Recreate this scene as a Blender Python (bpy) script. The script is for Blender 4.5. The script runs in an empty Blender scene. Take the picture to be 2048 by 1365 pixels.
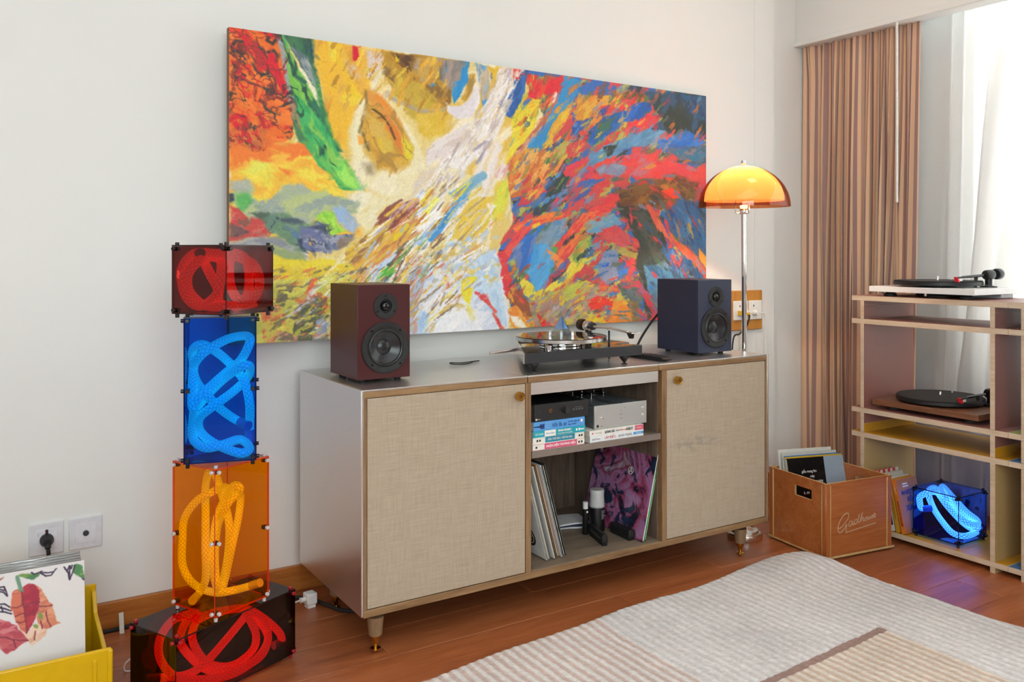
import bpy, math, random
import numpy as np
from mathutils import Matrix, Vector
PI = math.pi
R = math.radians
random.seed(7)
sc = bpy.context.scene
COL = sc.collection

# ------------------------------------------------------------------ camera
cam = bpy.data.cameras.new('camera')
cam_o = bpy.data.objects.new('camera', cam)
COL.objects.link(cam_o)
cam.sensor_width = 36.0
cam.lens = 36.0 * 1740.0 / 2048.0
cam.shift_y = -(682.5 - 508.0) / 2048.0
cam.clip_start = 0.05
cam_o.location = (0, 0, 1.05)
cam_o.rotation_euler = (R(90), 0, R(57.64 - 90))
sc.camera = cam_o

# ------------------------------------------------------------------ view, world, lights
sc.view_settings.view_transform = 'Standard'
sc.view_settings.look = 'None'
sc.view_settings.exposure = 0.0
sc.view_settings.gamma = 1.0
sc.view_settings.use_curve_mapping = False
sc.cycles.max_bounces = 14
sc.cycles.transparent_max_bounces = 32
sc.cycles.sample_clamp_indirect = 12.0

wd = bpy.data.worlds.new('overcast_sky')
sc.world = wd
wd.use_nodes = True
bg = wd.node_tree.nodes['Background']
bg.inputs['Color'].default_value = (0.92, 0.97, 1.0, 1)
bg.inputs['Strength'].default_value = 8.5

def area(name, loc, rot, sx, sy, power, color):
    l = bpy.data.lights.new(name, 'AREA')
    l.shape = 'RECTANGLE'; l.size = sx; l.size_y = sy; l.energy = power; l.color = color
    o = bpy.data.objects.new(name, l); COL.objects.link(o)
    o.location = loc; o.rotation_euler = rot
    return o
# added area fills: flash bounce at the ceiling, broad soft light behind the camera
area('flash_bounce_fill', (0.75, 0.30, 2.66), (0, 0, 0), 2.4, 1.6, 14.5, (0.86, 0.98, 1.0))
area('front_fill', (-0.35, -1.30, 1.58), (R(85), 0, R(-24)), 2.3, 1.5, 72, (0.87, 0.985, 1.0))
area('warm_corner_fill', (2.45, 1.75, 2.67), (0, 0, 0), 0.35, 0.35, 3.6, (1.0, 0.80, 0.58))  # unseen fill, added to warm the cornice, curtain and right wall

# ------------------------------------------------------------------ materials
def hx(s):
    s = s.lstrip('#')
    c = [int(s[i:i+2], 16) / 255.0 for i in (0, 2, 4)]
    return tuple((x / 12.92 if x <= 0.04045 else ((x + 0.055) / 1.055) ** 2.4) for x in c) + (1.0,)

class NT:
    def __init__(s, name):
        s.m = bpy.data.materials.new(name); s.m.use_nodes = True
        s.t = s.m.node_tree; s.t.nodes.clear()
        s.out = s.n('ShaderNodeOutputMaterial')
    def n(s, typ, **kw):
        nd = s.t.nodes.new(typ)
        for k, v in kw.items():
            if k[0] == '_': setattr(nd, k[1:], v)
            else: s.set(nd.inputs[k.replace('__', ' ')], v)
        return nd
    def set(s, sock, v):
        if isinstance(v, bpy.types.NodeSocket): s.t.links.new(v, sock)
        else: sock.default_value = v
    def coord(s, kind='Object', scale=(1, 1, 1), rot=(0, 0, 0)):
        tc = s.n('ShaderNodeTexCoord')
        mp = s.n('ShaderNodeMapping'); s.set(mp.inputs['Vector'], tc.outputs[kind])
        mp.inputs['Scale'].default_value = scale; mp.inputs['Rotation'].default_value = rot
        return mp.outputs[0]
    def noise(s, vec, scale, detail=3, rough=0.55, dist=0.0):
        nd = s.n('ShaderNodeTexNoise'); s.set(nd.inputs['Vector'], vec)
        nd.inputs['Scale'].default_value = scale; nd.inputs['Detail'].default_value = detail
        nd.inputs['Roughness'].default_value = rough; nd.inputs['Distortion'].default_value = dist
        return nd.outputs['Fac']
    def ramp(s, fac, stops, interp='LINEAR'):
        nd = s.n('ShaderNodeValToRGB'); s.set(nd.inputs['Fac'], fac)
        cr = nd.color_ramp; cr.interpolation = interp
        while len(cr.elements) < len(stops): cr.elements.new(0.5)
        for e, (p, c) in zip(cr.elements, stops): e.position = p; e.color = c
        return nd.outputs['Color']
    def math(s, op, a, b=0.0, c=0.0):
        nd = s.n('ShaderNodeMath', _operation=op)
        s.set(nd.inputs[0], a); s.set(nd.inputs[1], b); s.set(nd.inputs[2], c)
        return nd.outputs[0]
    def mix(s, fac, a, b, mode='MIX'):
        nd = s.n('ShaderNodeMix', _data_type='RGBA', _blend_type=mode)
        s.set(nd.inputs[0], fac); s.set(nd.inputs[6], a); s.set(nd.inputs[7], b)
        return nd.outputs[2]
    def bump(s, h, strength=0.3, dist=0.002):
        nd = s.n('ShaderNodeBump'); s.set(nd.inputs['Height'], h)
        nd.inputs['Strength'].default_value = strength; nd.inputs['Distance'].default_value = dist
        return nd.outputs[0]
    def pbr(s, color, rough=0.5, metal=0.0, normal=None, spec=0.5, **kw):
        nd = s.n('ShaderNodeBsdfPrincipled')
        s.set(nd.inputs['Base Color'], color); s.set(nd.inputs['Roughness'], rough)
        s.set(nd.inputs['Metallic'], metal); s.set(nd.inputs['Specular IOR Level'], spec)
        if normal is not None: s.set(nd.inputs['Normal'], normal)
        for k, v in kw.items(): s.set(nd.inputs[k.replace('__', ' ')], v)
        return nd.outputs[0]
    def done(s, shader):
        s.set(s.out.inputs['Surface'], shader); return s.m

_cache = {}
def plain(col, rough=0.5, metal=0.0, spec=0.5, grain=0.05, gs=60, coat=0.0):
    key = (col, rough, metal, spec, grain, gs, coat)
    if key in _cache: return _cache[key]
    t = NT('surface_' + col)
    c = hx(col); v = t.coord()
    nz = t.noise(v, gs, 3)
    lo = tuple(x * (1 - grain) for x in c[:3]) + (1,); hi = tuple(min(1, x * (1 + grain)) for x in c[:3]) + (1,)
    cc = t.ramp(nz, [(0.3, lo), (0.7, hi)])
    b = t.pbr(cc, rough, metal, t.bump(nz, 0.06, 0.0006), spec)
    if coat:
        b.node.inputs['Coat Weight'].default_value = coat; b.node.inputs['Coat Roughness'].default_value = 0.06
    _cache[key] = t.done(b)
    return _cache[key]

def wood(name, dark, mid, light, axis='X', scale=1.0, rough=0.45, var=False, spec=0.5, coat=0.0):
    t = NT(name)
    sx = {'X': (0.7, 9, 9), 'Y': (9, 0.7, 9), 'Z': (9, 9, 0.7)}[axis]
    v = t.coord('Object', tuple(k * scale for k in sx))
    if var:
        oi = t.n('ShaderNodeObjectInfo')
        va = t.n('ShaderNodeVectorMath', _operation='ADD')
        t.set(va.inputs[0], v); sc_ = t.n('ShaderNodeVectorMath', _operation='SCALE')
        cx = t.n('ShaderNodeCombineXYZ'); t.set(cx.inputs[0], oi.outputs['Random']); t.set(cx.inputs[1], oi.outputs['Random'])
        t.set(sc_.inputs[0], cx.outputs[0]); sc_.inputs['Scale'].default_value = 37.0
        t.set(va.inputs[1], sc_.outputs[0]); v = va.outputs[0]
    a = t.noise(v, 2.2, 5, 0.6, 0.8)
    b = t.noise(v, 14.0, 4, 0.65, 0.2)
    f = t.math('MULTIPLY_ADD', b, 0.45, t.math('MULTIPLY', a, 0.62))
    c = t.ramp(f, [(0.36, hx(dark)), (0.52, hx(mid)), (0.70, hx(light))])
    if var:
        k = t.math('MULTIPLY_ADD', oi.outputs['Random'], 0.22, 0.89)
        kc = t.n('ShaderNodeCombineColor'); [t.set(kc.inputs[i], k) for i in range(3)]
        c = t.mix(1.0, c, kc.outputs[0], 'MULTIPLY')
    s = t.pbr(c, rough, 0, t.bump(f, 0.12, 0.001), spec)
    if coat: s.node.inputs['Coat Weight'].default_value = coat; s.node.inputs['Coat Roughness'].default_value = 0.12
    return t.done(s)

def acrylic(name, col, gloss=0.05):
    # coloured clear sheet: each surface filters what is behind it and mirrors at a glancing angle
    t = NT(name)
    lw = t.n('ShaderNodeLayerWeight'); lw.inputs['Blend'].default_value = 0.5
    f = t.math('MULTIPLY_ADD', t.math('POWER', lw.outputs['Facing'], 5.0), 0.75, gloss)
    nz = t.noise(t.coord(), 6, 2)
    c = t.mix(t.math('MULTIPLY', nz, 0.03), col, tuple(k * 0.9 for k in col[:3]) + (1,))
    tr = t.n('ShaderNodeBsdfTransparent'); t.set(tr.inputs[0], c)
    gl = t.n('ShaderNodeBsdfGlossy'); gl.inputs['Roughness'].default_value = 0.02
    mx = t.n('ShaderNodeMixShader'); t.set(mx.inputs[0], f); t.set(mx.inputs[1], tr.outputs[0]); t.set(mx.inputs[2], gl.outputs[0])
    return t.done(mx.outputs[0])

def metal(name, col, rough=0.2, aniso_axis=None, var=0.08):
    t = NT(name)
    v = t.coord('Object', {'X': (2, 160, 160), 'Y': (160, 2, 160), 'Z': (160, 160, 2), None: (30, 30, 30)}[aniso_axis])
    nz = t.noise(v, 1.5 if aniso_axis else 1.0, 3)
    c = hx(col)
    cc = t.ramp(nz, [(0.3, tuple(x * (1 - var) for x in c[:3]) + (1,)), (0.7, c)])
    blot = t.noise(t.coord(), 5, 3)
    r = t.math('MULTIPLY_ADD', blot, 0.10, rough - 0.05)
    return t.done(t.pbr(cc, r, 1.0, t.bump(nz, 0.04, 0.0004)))

# ------------------------------------------------------------------ mesh helpers
class MB:
    def __init__(s): s.v = []; s.f = []; s.m = []; s.uv = {}; s.M = Matrix.Identity(4)
    def at(s, loc=(0, 0, 0), rot=(0, 0, 0)):
        from mathutils import Euler
        s.M = Matrix.Translation(loc) @ Euler(rot).to_matrix().to_4x4(); return s
    def add(s, vs, fs, mi=0):
        b = len(s.v); s.v += [tuple(s.M @ Vector(p)) for p in vs]
        for f in fs: s.f.append([b + i for i in f]); s.m.append(mi)
        return s
    def box(s, x0, x1, y0, y1, z0, z1, mi=0):
        vs = [(x0,y0,z0),(x1,y0,z0),(x1,y1,z0),(x0,y1,z0),(x0,y0,z1),(x1,y0,z1),(x1,y1,z1),(x0,y1,z1)]
        return s.add(vs, [(0,3,2,1),(4,5,6,7),(0,1,5,4),(1,2,6,5),(2,3,7,6),(3,0,4,7)], mi)
    def lathe(s, prof, n=32, mi=0, axis='Z', c=(0, 0, 0)):
        # prof: (radius, height) pairs, closed at r=0 ends
        vs = []; fs = []; rows = []
        for r, h in prof:
            if r < 1e-6:
                rows.append([len(vs)]); vs.append((0, 0, h))
            else:
                rows.append(list(range(len(vs), len(vs) + n)))
                for k in range(n):
                    a = 2 * PI * k / n; vs.append((r * math.cos(a), r * math.sin(a), h))
        for a, b in zip(rows, rows[1:]):
            if len(a) == 1 and len(b) == 1: continue
            for k in range(n):
                k2 = (k + 1) % n
                if len(a) == 1: fs.append((a[0], b[k2], b[k]))
                elif len(b) == 1: fs.append((a[k], a[k2], b[0]))
                else: fs.append((a[k], a[k2], b[k2], b[k]))
        if axis == 'X': vs = [(z, x, y) for x, y, z in vs]
        elif axis == 'Y': vs = [(x, z, -y) for x, y, z in vs]
        elif axis == '-Y': vs = [(x, -z, y) for x, y, z in vs]
        return s.add([(x + c[0], y + c[1], z + c[2]) for x, y, z in vs], fs, mi)
    def cyl(s, c, r, h, n=24, axis='Z', mi=0, r2=None):
        r2 = r if r2 is None else r2
        return s.lathe([(0, 0), (r, 0), (r2, h), (0, h)], n, mi, axis, c)
    def prism(s, pts, z0, z1, mi=0, axis='Z'):
        n = len(pts); vs = [(x, y, z0) for x, y in pts] + [(x, y, z1) for x, y in pts]
        fs = [tuple(range(n - 1, -1, -1)), tuple(range(n, 2 * n))] + [(i, (i + 1) % n, n + (i + 1) % n, n + i) for i in range(n)]
        if axis == 'X': vs = [(z, x, y) for x, y, z in vs]
        elif axis == 'Y': vs = [(x, -z, y) for x, y, z in vs]
        return s.add(vs, fs, mi)
    def tube(s, pts, r, n=10, mi=0, uvscale=None, caps=True):
        P = [Vector(p) for p in pts]; b0 = len(s.v); vs = []; L = 0; Ls = []
        up = Vector((0, 0, 1))
        t0 = (P[1] - P[0]).normalized()
        nrm = t0.orthogonal().normalized()
        for i, p in enumerate(P):
            t = (P[min(i + 1, len(P) - 1)] - P[max(i - 1, 0)]).normalized()
            nrm = (nrm - t * nrm.dot(t)); nrm = nrm.normalized() if nrm.length > 1e-6 else t.orthogonal().normalized()
            bn = t.cross(nrm)
            rr = r[i] if isinstance(r, (list, tuple)) else r
            if i: L += (P[i] - P[i - 1]).length
            Ls.append(L)
            for k in range(n):
                a = 2 * PI * k / n
                vs.append(p + nrm * (rr * math.cos(a)) + bn * (rr * math.sin(a)))
        fs = []
        for i in range(len(P) - 1):
            for k in range(n):
                k2 = (k + 1) % n
                fs.append((i * n + k, i * n + k2, (i + 1) * n + k2, (i + 1) * n + k))
                if uvscale:
                    s.uv[len(s.f) + len(fs) - 1] = [(k / n, Ls[i] * uvscale), ((k + 1) / n, Ls[i] * uvscale), ((k + 1) / n, Ls[i + 1] * uvscale), (k / n, Ls[i + 1] * uvscale)]
        if caps: fs += [tuple(range(n - 1, -1, -1)), tuple((len(P) - 1) * n + k for k in range(n))]
        return s.add([tuple(v) for v in vs], fs, mi)
    def build(s, name, mats, parent=None, loc=(0, 0, 0), rot=(0, 0, 0), bevel=0.0, seg=2, angle=35, kind=None):
        me = bpy.data.meshes.new(name); me.from_pydata(s.v, [], s.f)
        mats = mats if isinstance(mats, (list, tuple)) else [mats]
        for m in mats: me.materials.append(m)
        if len(mats) > 1: me.polygons.foreach_set('material_index', s.m)
        if s.uv:
            ul = me.uv_layers.new(name='UVMap')
            for pi_, co in s.uv.items():
                for li, c in zip(me.polygons[pi_].loop_indices, co): ul.data[li].uv = c
        me.polygons.foreach_set('use_smooth', [True] * len(me.polygons))
        me.set_sharp_from_angle(angle=R(angle)); me.update()
        o = bpy.data.objects.new(name, me); COL.objects.link(o)
        o.location = loc; o.rotation_euler = rot
        if parent: o.parent = parent
        if bevel:
            b = o.modifiers.new('bevel', 'BEVEL'); b.width = bevel; b.segments = seg; b.limit_method = 'ANGLE'; b.angle_limit = R(40)
            b.harden_normals = False
        if kind: o['kind'] = kind
        return o

def cut(o, cutter):
    # hollow a mesh with another one, keeping the result as plain geometry
    c = cutter.build('cutter', o.data.materials[0]); c.parent = o.parent
    m = o.modifiers.new('cut', 'BOOLEAN'); m.object = c; m.solver = 'EXACT'; m.operation = 'DIFFERENCE'
    bpy.context.view_layer.update()
    me = bpy.data.meshes.new_from_object(o.evaluated_get(bpy.context.evaluated_depsgraph_get()))
    o.modifiers.remove(m); old = o.data; me.name = old.name; o.data = me
    bpy.data.objects.remove(c)
    me.polygons.foreach_set('use_smooth', [True] * len(me.polygons)); me.set_sharp_from_angle(angle=R(35))
    return o
def tag(o, label, cat, group=None):
    o['label'] = label; o['category'] = cat
    if group: o['group'] = group
    return o
def thing(name, label, cat, loc=(0, 0, 0), rz=0.0, group=None, rot=None):
    o = bpy.data.objects.new(name, None); COL.objects.link(o)
    o.empty_display_size = 0.05
    o.location = loc; o.rotation_euler = rot if rot else (0, 0, rz)
    return tag(o, label, cat, group)
def struct(name, mb, mat, label=None, **kw):
    o = mb.build(name, mat, **kw); o['kind'] = 'structure'
    if label: o['label'] = label
    return o
def bx(name, dims, mat, parent, bevel=0.0, **kw): return MB().box(*dims).build(name, mat, parent, bevel=bevel, **kw)

def text(s, size, loc, rot, mat, parent, align='LEFT', sx=1.0, shear=0.0, name='lettering', depth=0.0002, bold=0.0):
    cu = bpy.data.curves.new(name, 'FONT'); cu.body = s; cu.size = size; cu.align_x = align; cu.align_y = 'CENTER'
    cu.shear = shear; cu.extrude = depth; cu.offset = bold; cu.resolution_u = 3
    tmp = bpy.data.objects.new('tmp', cu)
    me = bpy.data.meshes.new_from_object(tmp); bpy.data.objects.remove(tmp)
    me.name = name; me.materials.clear(); me.materials.append(mat)
    o = bpy.data.objects.new(name, me); COL.objects.link(o)
    o.location = loc; o.rotation_euler = rot; o.scale = (sx, 1, 1); o.parent = parent
    return o
FRONT = (R(90), 0, 0)      # text that faces -y

def spline(pts, sub=8):
    P = [Vector(p) for p in pts]; P = [P[0] * 2 - P[1]] + P + [P[-1] * 2 - P[-2]]
    out = []
    for i in range(1, len(P) - 2):
        a, b, c, d = P[i - 1:i + 3]
        for k in range(sub):
            t = k / sub
            out.append(0.5 * ((2 * b) + (c - a) * t + (2 * a - 5 * b + 4 * c - d) * t * t + (3 * b - a - 3 * c + d) * t ** 3))
    out.append(P[-2]); return out

# ------------------------------------------------------------------ numpy painter (colours per vertex of a fine canvas mesh)
_rng = np.random.RandomState(11)
_tab = _rng.rand(256, 256)
def vnoise(x, y, seed=0):
    x = x + seed * 17.31; y = y + seed * 9.77
    xi = np.floor(x).astype(int); yi = np.floor(y).astype(int); fx = x - xi; fy = y - yi
    fx = fx * fx * (3 - 2 * fx); fy = fy * fy * (3 - 2 * fy)
    g = lambda i, j: _tab[(i + seed * 31) & 255, j & 255]
    return (g(xi, yi) * (1 - fx) + g(xi + 1, yi) * fx) * (1 - fy) + (g(xi, yi + 1) * (1 - fx) + g(xi + 1, yi + 1) * fx) * fy
def fbm(x, y, seed=0, oct=4):
    s = 0; a = 0.5; t = 0
    for o in range(oct):
        s = s + a * vnoise(x * 2 ** o, y * 2 ** o, seed + o * 3); t += a; a *= 0.55
    return s / t
def seg_dist(px, py, pts, close=True):
    d = np.full(px.shape, 1e9); ins = np.zeros(px.shape, bool); n = len(pts)
    for i in range(n if close else n - 1):
        x0, y0 = pts[i]; x1, y1 = pts[(i + 1) % n]; ex, ey = x1 - x0, y1 - y0
        L = ex * ex + ey * ey + 1e-9
        t = np.clip(((px - x0) * ex + (py - y0) * ey) / L, 0, 1)
        d = np.minimum(d, np.hypot(px - x0 - t * ex, py - y0 - t * ey))
        if close and y0 != y1:
            c = ((y0 > py) != (y1 > py)) & (px < (x1 - x0) * (py - y0) / (y1 - y0) + x0); ins ^= c
    return d, ins
def srgb(h): return np.array([int(h[i:i+2], 16) / 255.0 for i in (0, 2, 4)])
def paint(W, H, nx, ny, items, base, dabs=0, flow=None, grain=0.05, rough0=0.45, rough1=2.0, hard=0.10, strokes=()):
    X, Y = np.meshgrid(np.linspace(0, W, nx), np.linspace(0, H, ny))
    img = np.zeros((ny, nx, 3)); img[:] = srgb(base)
    N = [fbm(X / 34, Y / 34, 1) - 0.5, fbm(X / 34, Y / 34, 2) - 0.5, fbm(X / 9, Y / 9, 3, 3) - 0.5, fbm(X / 9, Y / 9, 4, 3) - 0.5, fbm(X / 3.2, Y / 3.2, 5, 2) - 0.5]
    sx, sy = (nx - 1) / W, (ny - 1) / H
    for q, (pts, cols, w, s, a, k, wp, sf) in enumerate(items):
        sf = max(sf, 1.4); m = 14 + w + wp * 1.5
        xs = [p[0] for p in pts]; ys = [p[1] for p in pts]
        i0, i1 = max(0, int((min(xs) - m) * sx)), min(nx, int((max(xs) + m) * sx) + 1)
        j0, j1 = max(0, int((min(ys) - m) * sy)), min(ny, int((max(ys) + m) * sy) + 1)
        if i1 <= i0 or j1 <= j0: continue
        S = (slice(j0, j1), slice(i0, i1))
        x, y = X[S], Y[S]
        rgh = np.clip(rough0 + (x / W - 0.45) * rough1, 0.25, 0.95)
        wx = x + wp * (1.7 * N[0][S] + rgh * (N[2][S] + 0.25 * N[4][S])); wy = y + wp * (1.7 * N[1][S] + rgh * (N[3][S] - 0.25 * N[4][S]))
        if w: d, _ = seg_dist(wx, wy, pts, False); sd = w / 2 - d
        else:
            d, ins = seg_dist(wx, wy, pts); sd = np.where(ins, d, -d)
        al = np.clip(sd / (2 * sf) + 0.5, 0, 1)
        c = [srgb(h) for h in cols.split('/')]
        ca, sa = math.cos(R(a)), math.sin(R(a))
        u = (wx * ca - wy * sa) / (s * k); v = (wx * sa + wy * ca) / s
        if s < 0:
            n = fbm((wx * ca - wy * sa) / (-s * k), (wx * sa + wy * ca) / -s, q % 23, 3)
            img[S] = img[S] * (1 - (al * np.clip(1.6 - np.abs(n - 0.5) / 0.022, 0, 0.9))[..., None]) + c[0] * (al * np.clip(1.6 - np.abs(n - 0.5) / 0.022, 0, 0.9))[..., None]
            continue
        C = [c[k_] for k_ in np.random.RandomState(q).permutation(len(c))]
        colr = np.zeros(x.shape + (3,)); colr[:] = C[0]
        for k_ in range(1, len(C)):
            n = fbm(u + 3.7 * k_, v + 1.9 * k_, (q + 7 * k_) % 29, 4)
            mk = np.clip((n - 0.525) / hard + 0.5, 0, 1)[..., None]
            colr = colr * (1 - mk) + C[k_] * mk
        img[S] = img[S] * (1 - al[..., None]) + colr * al[..., None]
    rg = np.random.RandomState(5)
    def dab(cx, cy, L, wd_, a, c, op, rag):
        dx, dy = math.cos(a), -math.sin(a)
        i0, i1 = max(0, int((cx - L * 1.3) * sx)), min(nx, int((cx + L * 1.3) * sx) + 2); j0, j1 = max(0, int((cy - L * 1.3) * sy)), min(ny, int((cy + L * 1.3) * sy) + 2)
        if i1 <= i0 or j1 <= j0: return
        S = (slice(j0, j1), slice(i0, i1)); x = X[S] - cx; y = Y[S] - cy
        u = (x * dx + y * dy) / L; v = (x * -dy + y * dx) / wd_
        e = u * u + v * v + rag * (1.6 * N[4][S] + 1.6 * N[2][S])
        al = np.clip((1 - e) * 2.2, 0, 1)[..., None] * op
        img[S] = img[S] * (1 - al) + c * al
    for poly, cols, cnt, Lr, wr, ang in strokes:
        P = np.array(poly); c = [srgb(h) for h in cols.split('/')]; lo = P.min(0); hi = P.max(0); k_ = 0
        while k_ < cnt:
            cx, cy = lo + rg.rand(2) * (hi - lo)
            if not seg_dist(np.array([cx]), np.array([cy]), poly)[1][0]: continue
            k_ += 1
            a = R((flow(cx, cy) if ang is None else ang) + rg.normal(0, 9))
            dab(cx, cy, rg.uniform(*Lr), rg.uniform(*wr), a, c[rg.randint(len(c))] * rg.uniform(0.93, 1.07), rg.uniform(0.55, 0.95), 1.0)
    for _ in range(dabs):
        cx, cy = rg.rand() * W, rg.rand() * H
        lf = 1.0 if cx > 0.55 * W else 0.45
        L, wd_ = rg.uniform(4, 14) * (0.6 + 0.4 * lf), rg.uniform(1.4, 3.4)
        a = R(flow(cx, cy) + rg.normal(0, 12)); o = rg.uniform(-1, 1) * L * 0.8 * lf
        si, sj = int(np.clip((cx + math.cos(a) * o + rg.normal(0, 2.5 * lf)) * sx, 0, nx - 1)), int(np.clip((cy - math.sin(a) * o + rg.normal(0, 2.5 * lf)) * sy, 0, ny - 1))
        dab(cx, cy, L, wd_, a, img[sj, si] * rg.uniform(0.94, 1.06), rg.uniform(0.3, 0.8) * (0.5 + 0.5 * lf), 1.0)
    img *= 1 + grain * 2 * (fbm(X / 2.0, Y / 2.0, 8, 2) - 0.5)[..., None]
    return np.clip(img, 0, 1), X, Y, N
def lin(c): return np.where(c <= 0.04045, c / 12.92, ((c + 0.055) / 1.055) ** 2.4)
def grid_mesh(name, co, rgb, nx, ny, mat, parent=None):
    idx = np.arange(nx * ny).reshape(ny, nx)
    q = np.stack([idx[:-1, :-1], idx[1:, :-1], idx[1:, 1:], idx[:-1, 1:]], -1).reshape(-1, 4)
    me = bpy.data.meshes.new(name)
    me.vertices.add(nx * ny); me.vertices.foreach_set('co', co.reshape(-1).astype(np.float32))
    me.loops.add(q.size); me.loops.foreach_set('vertex_index', q.reshape(-1).astype(np.int32))
    me.polygons.add(len(q)); me.polygons.foreach_set('loop_start', np.arange(0, q.size, 4, dtype=np.int32))
    me.polygons.foreach_set('use_smooth', np.ones(len(q), bool))
    me.update(calc_edges=True); me.validate()
    if rgb is not None:
        at = me.color_attributes.new('Col', 'FLOAT_COLOR', 'POINT')
        at.data.foreach_set('color', np.concatenate([lin(rgb).reshape(-1, 3), np.ones((nx * ny, 1))], 1).reshape(-1).astype(np.float32))
    me.materials.append(mat)
    o = bpy.data.objects.new(name, me); COL.objects.link(o)
    if parent: o.parent = parent
    return o
def painted(name, rough=0.5, bs=0.2, scale=300, spec=0.5, coat=0.0):
    t = NT(name)
    at = t.n('ShaderNodeAttribute'); at.attribute_name = 'Col'
    nz = t.noise(t.coord(), scale, 3)
    s = t.pbr(at.outputs['Color'], rough, 0, t.bump(nz, bs, 0.001), spec)
    if coat: s.node.inputs['Coat Weight'].default_value = coat; s.node.inputs['Coat Roughness'].default_value = 0.1
    return t.done(s)

# ---- sketches for the painted surfaces (canvas units) and rope courses (mm inside each box)
STROKES=[
([[535,8],[1000,5],[1000,468],[535,464],[491,381],[491,309],[518,255],[513,200]],'d84048/e0503f/3f78b8/2f5fa8/38484a/4a7a50/7f90b0/c8783a/5a98c4/d8a848/8a5a4a/5a6a60',230,(7, 24),(2.2, 5.5),None),
([[518,55],[821,14],[753,130],[535,254],[491,192]],'e8b03f/e08a3a/d8c840/7a9a48/dc4040/4a98cc',70,(7, 20),(2, 4.5),None),
([[535,409],[702,386],[780,428],[702,473],[546,469]],'b8b850/c85a48/8a90a8/9aa080/d8b840/a88a80',70,(5, 14),(2.5, 5),30),
([[367,190],[469,265],[427,379],[329,478],[153,466],[82,424],[186,334],[301,244]],'f4f0ea/e8dcb0/e6c850/dcb048/c8c8d8/a8907a/f0f0f4/b87848/a8c0e0/e8d838/8a7058/d89858',260,(9, 34),(1.0, 2.8),42),
([[137,403],[203,358],[264,326],[319,301],[367,344],[310,443]],'f4f2f0/b0c4e8/7a6a58/6fae58/e8b848/c8d4e8/c86a48/5a6a58',110,(8, 22),(1.1, 2.6),45),
([[319,327],[469,291],[480,381],[397,396],[319,377]],'c0d4ea/e8e0cc/e6cf6a/b0b8d0/f0eeea/d8c078',130,(4, 12),(2, 4.5),30),
([[63,359],[186,354],[178,468],[63,464]],'e6dc60/dcd050/8a7f60/e07850/c8c458/6f6a58/e8e088',150,(4, 13),(1.3, 3),20),
([[480,5],[524,5],[469,131],[367,216],[319,243],[367,165],[438,81]],'f0ece8/d8ccc4/e6d8b8/c4b4b0/f4f2f0',110,(8, 24),(1.5, 3.5),55),
([[137,2],[367,1],[367,105],[237,68],[186,113]],'e8b03a/c8963a/d8a848/b8862f/e8c848',90,(7, 18),(1.5, 4),60)]
PAINT_H=468.803
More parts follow.
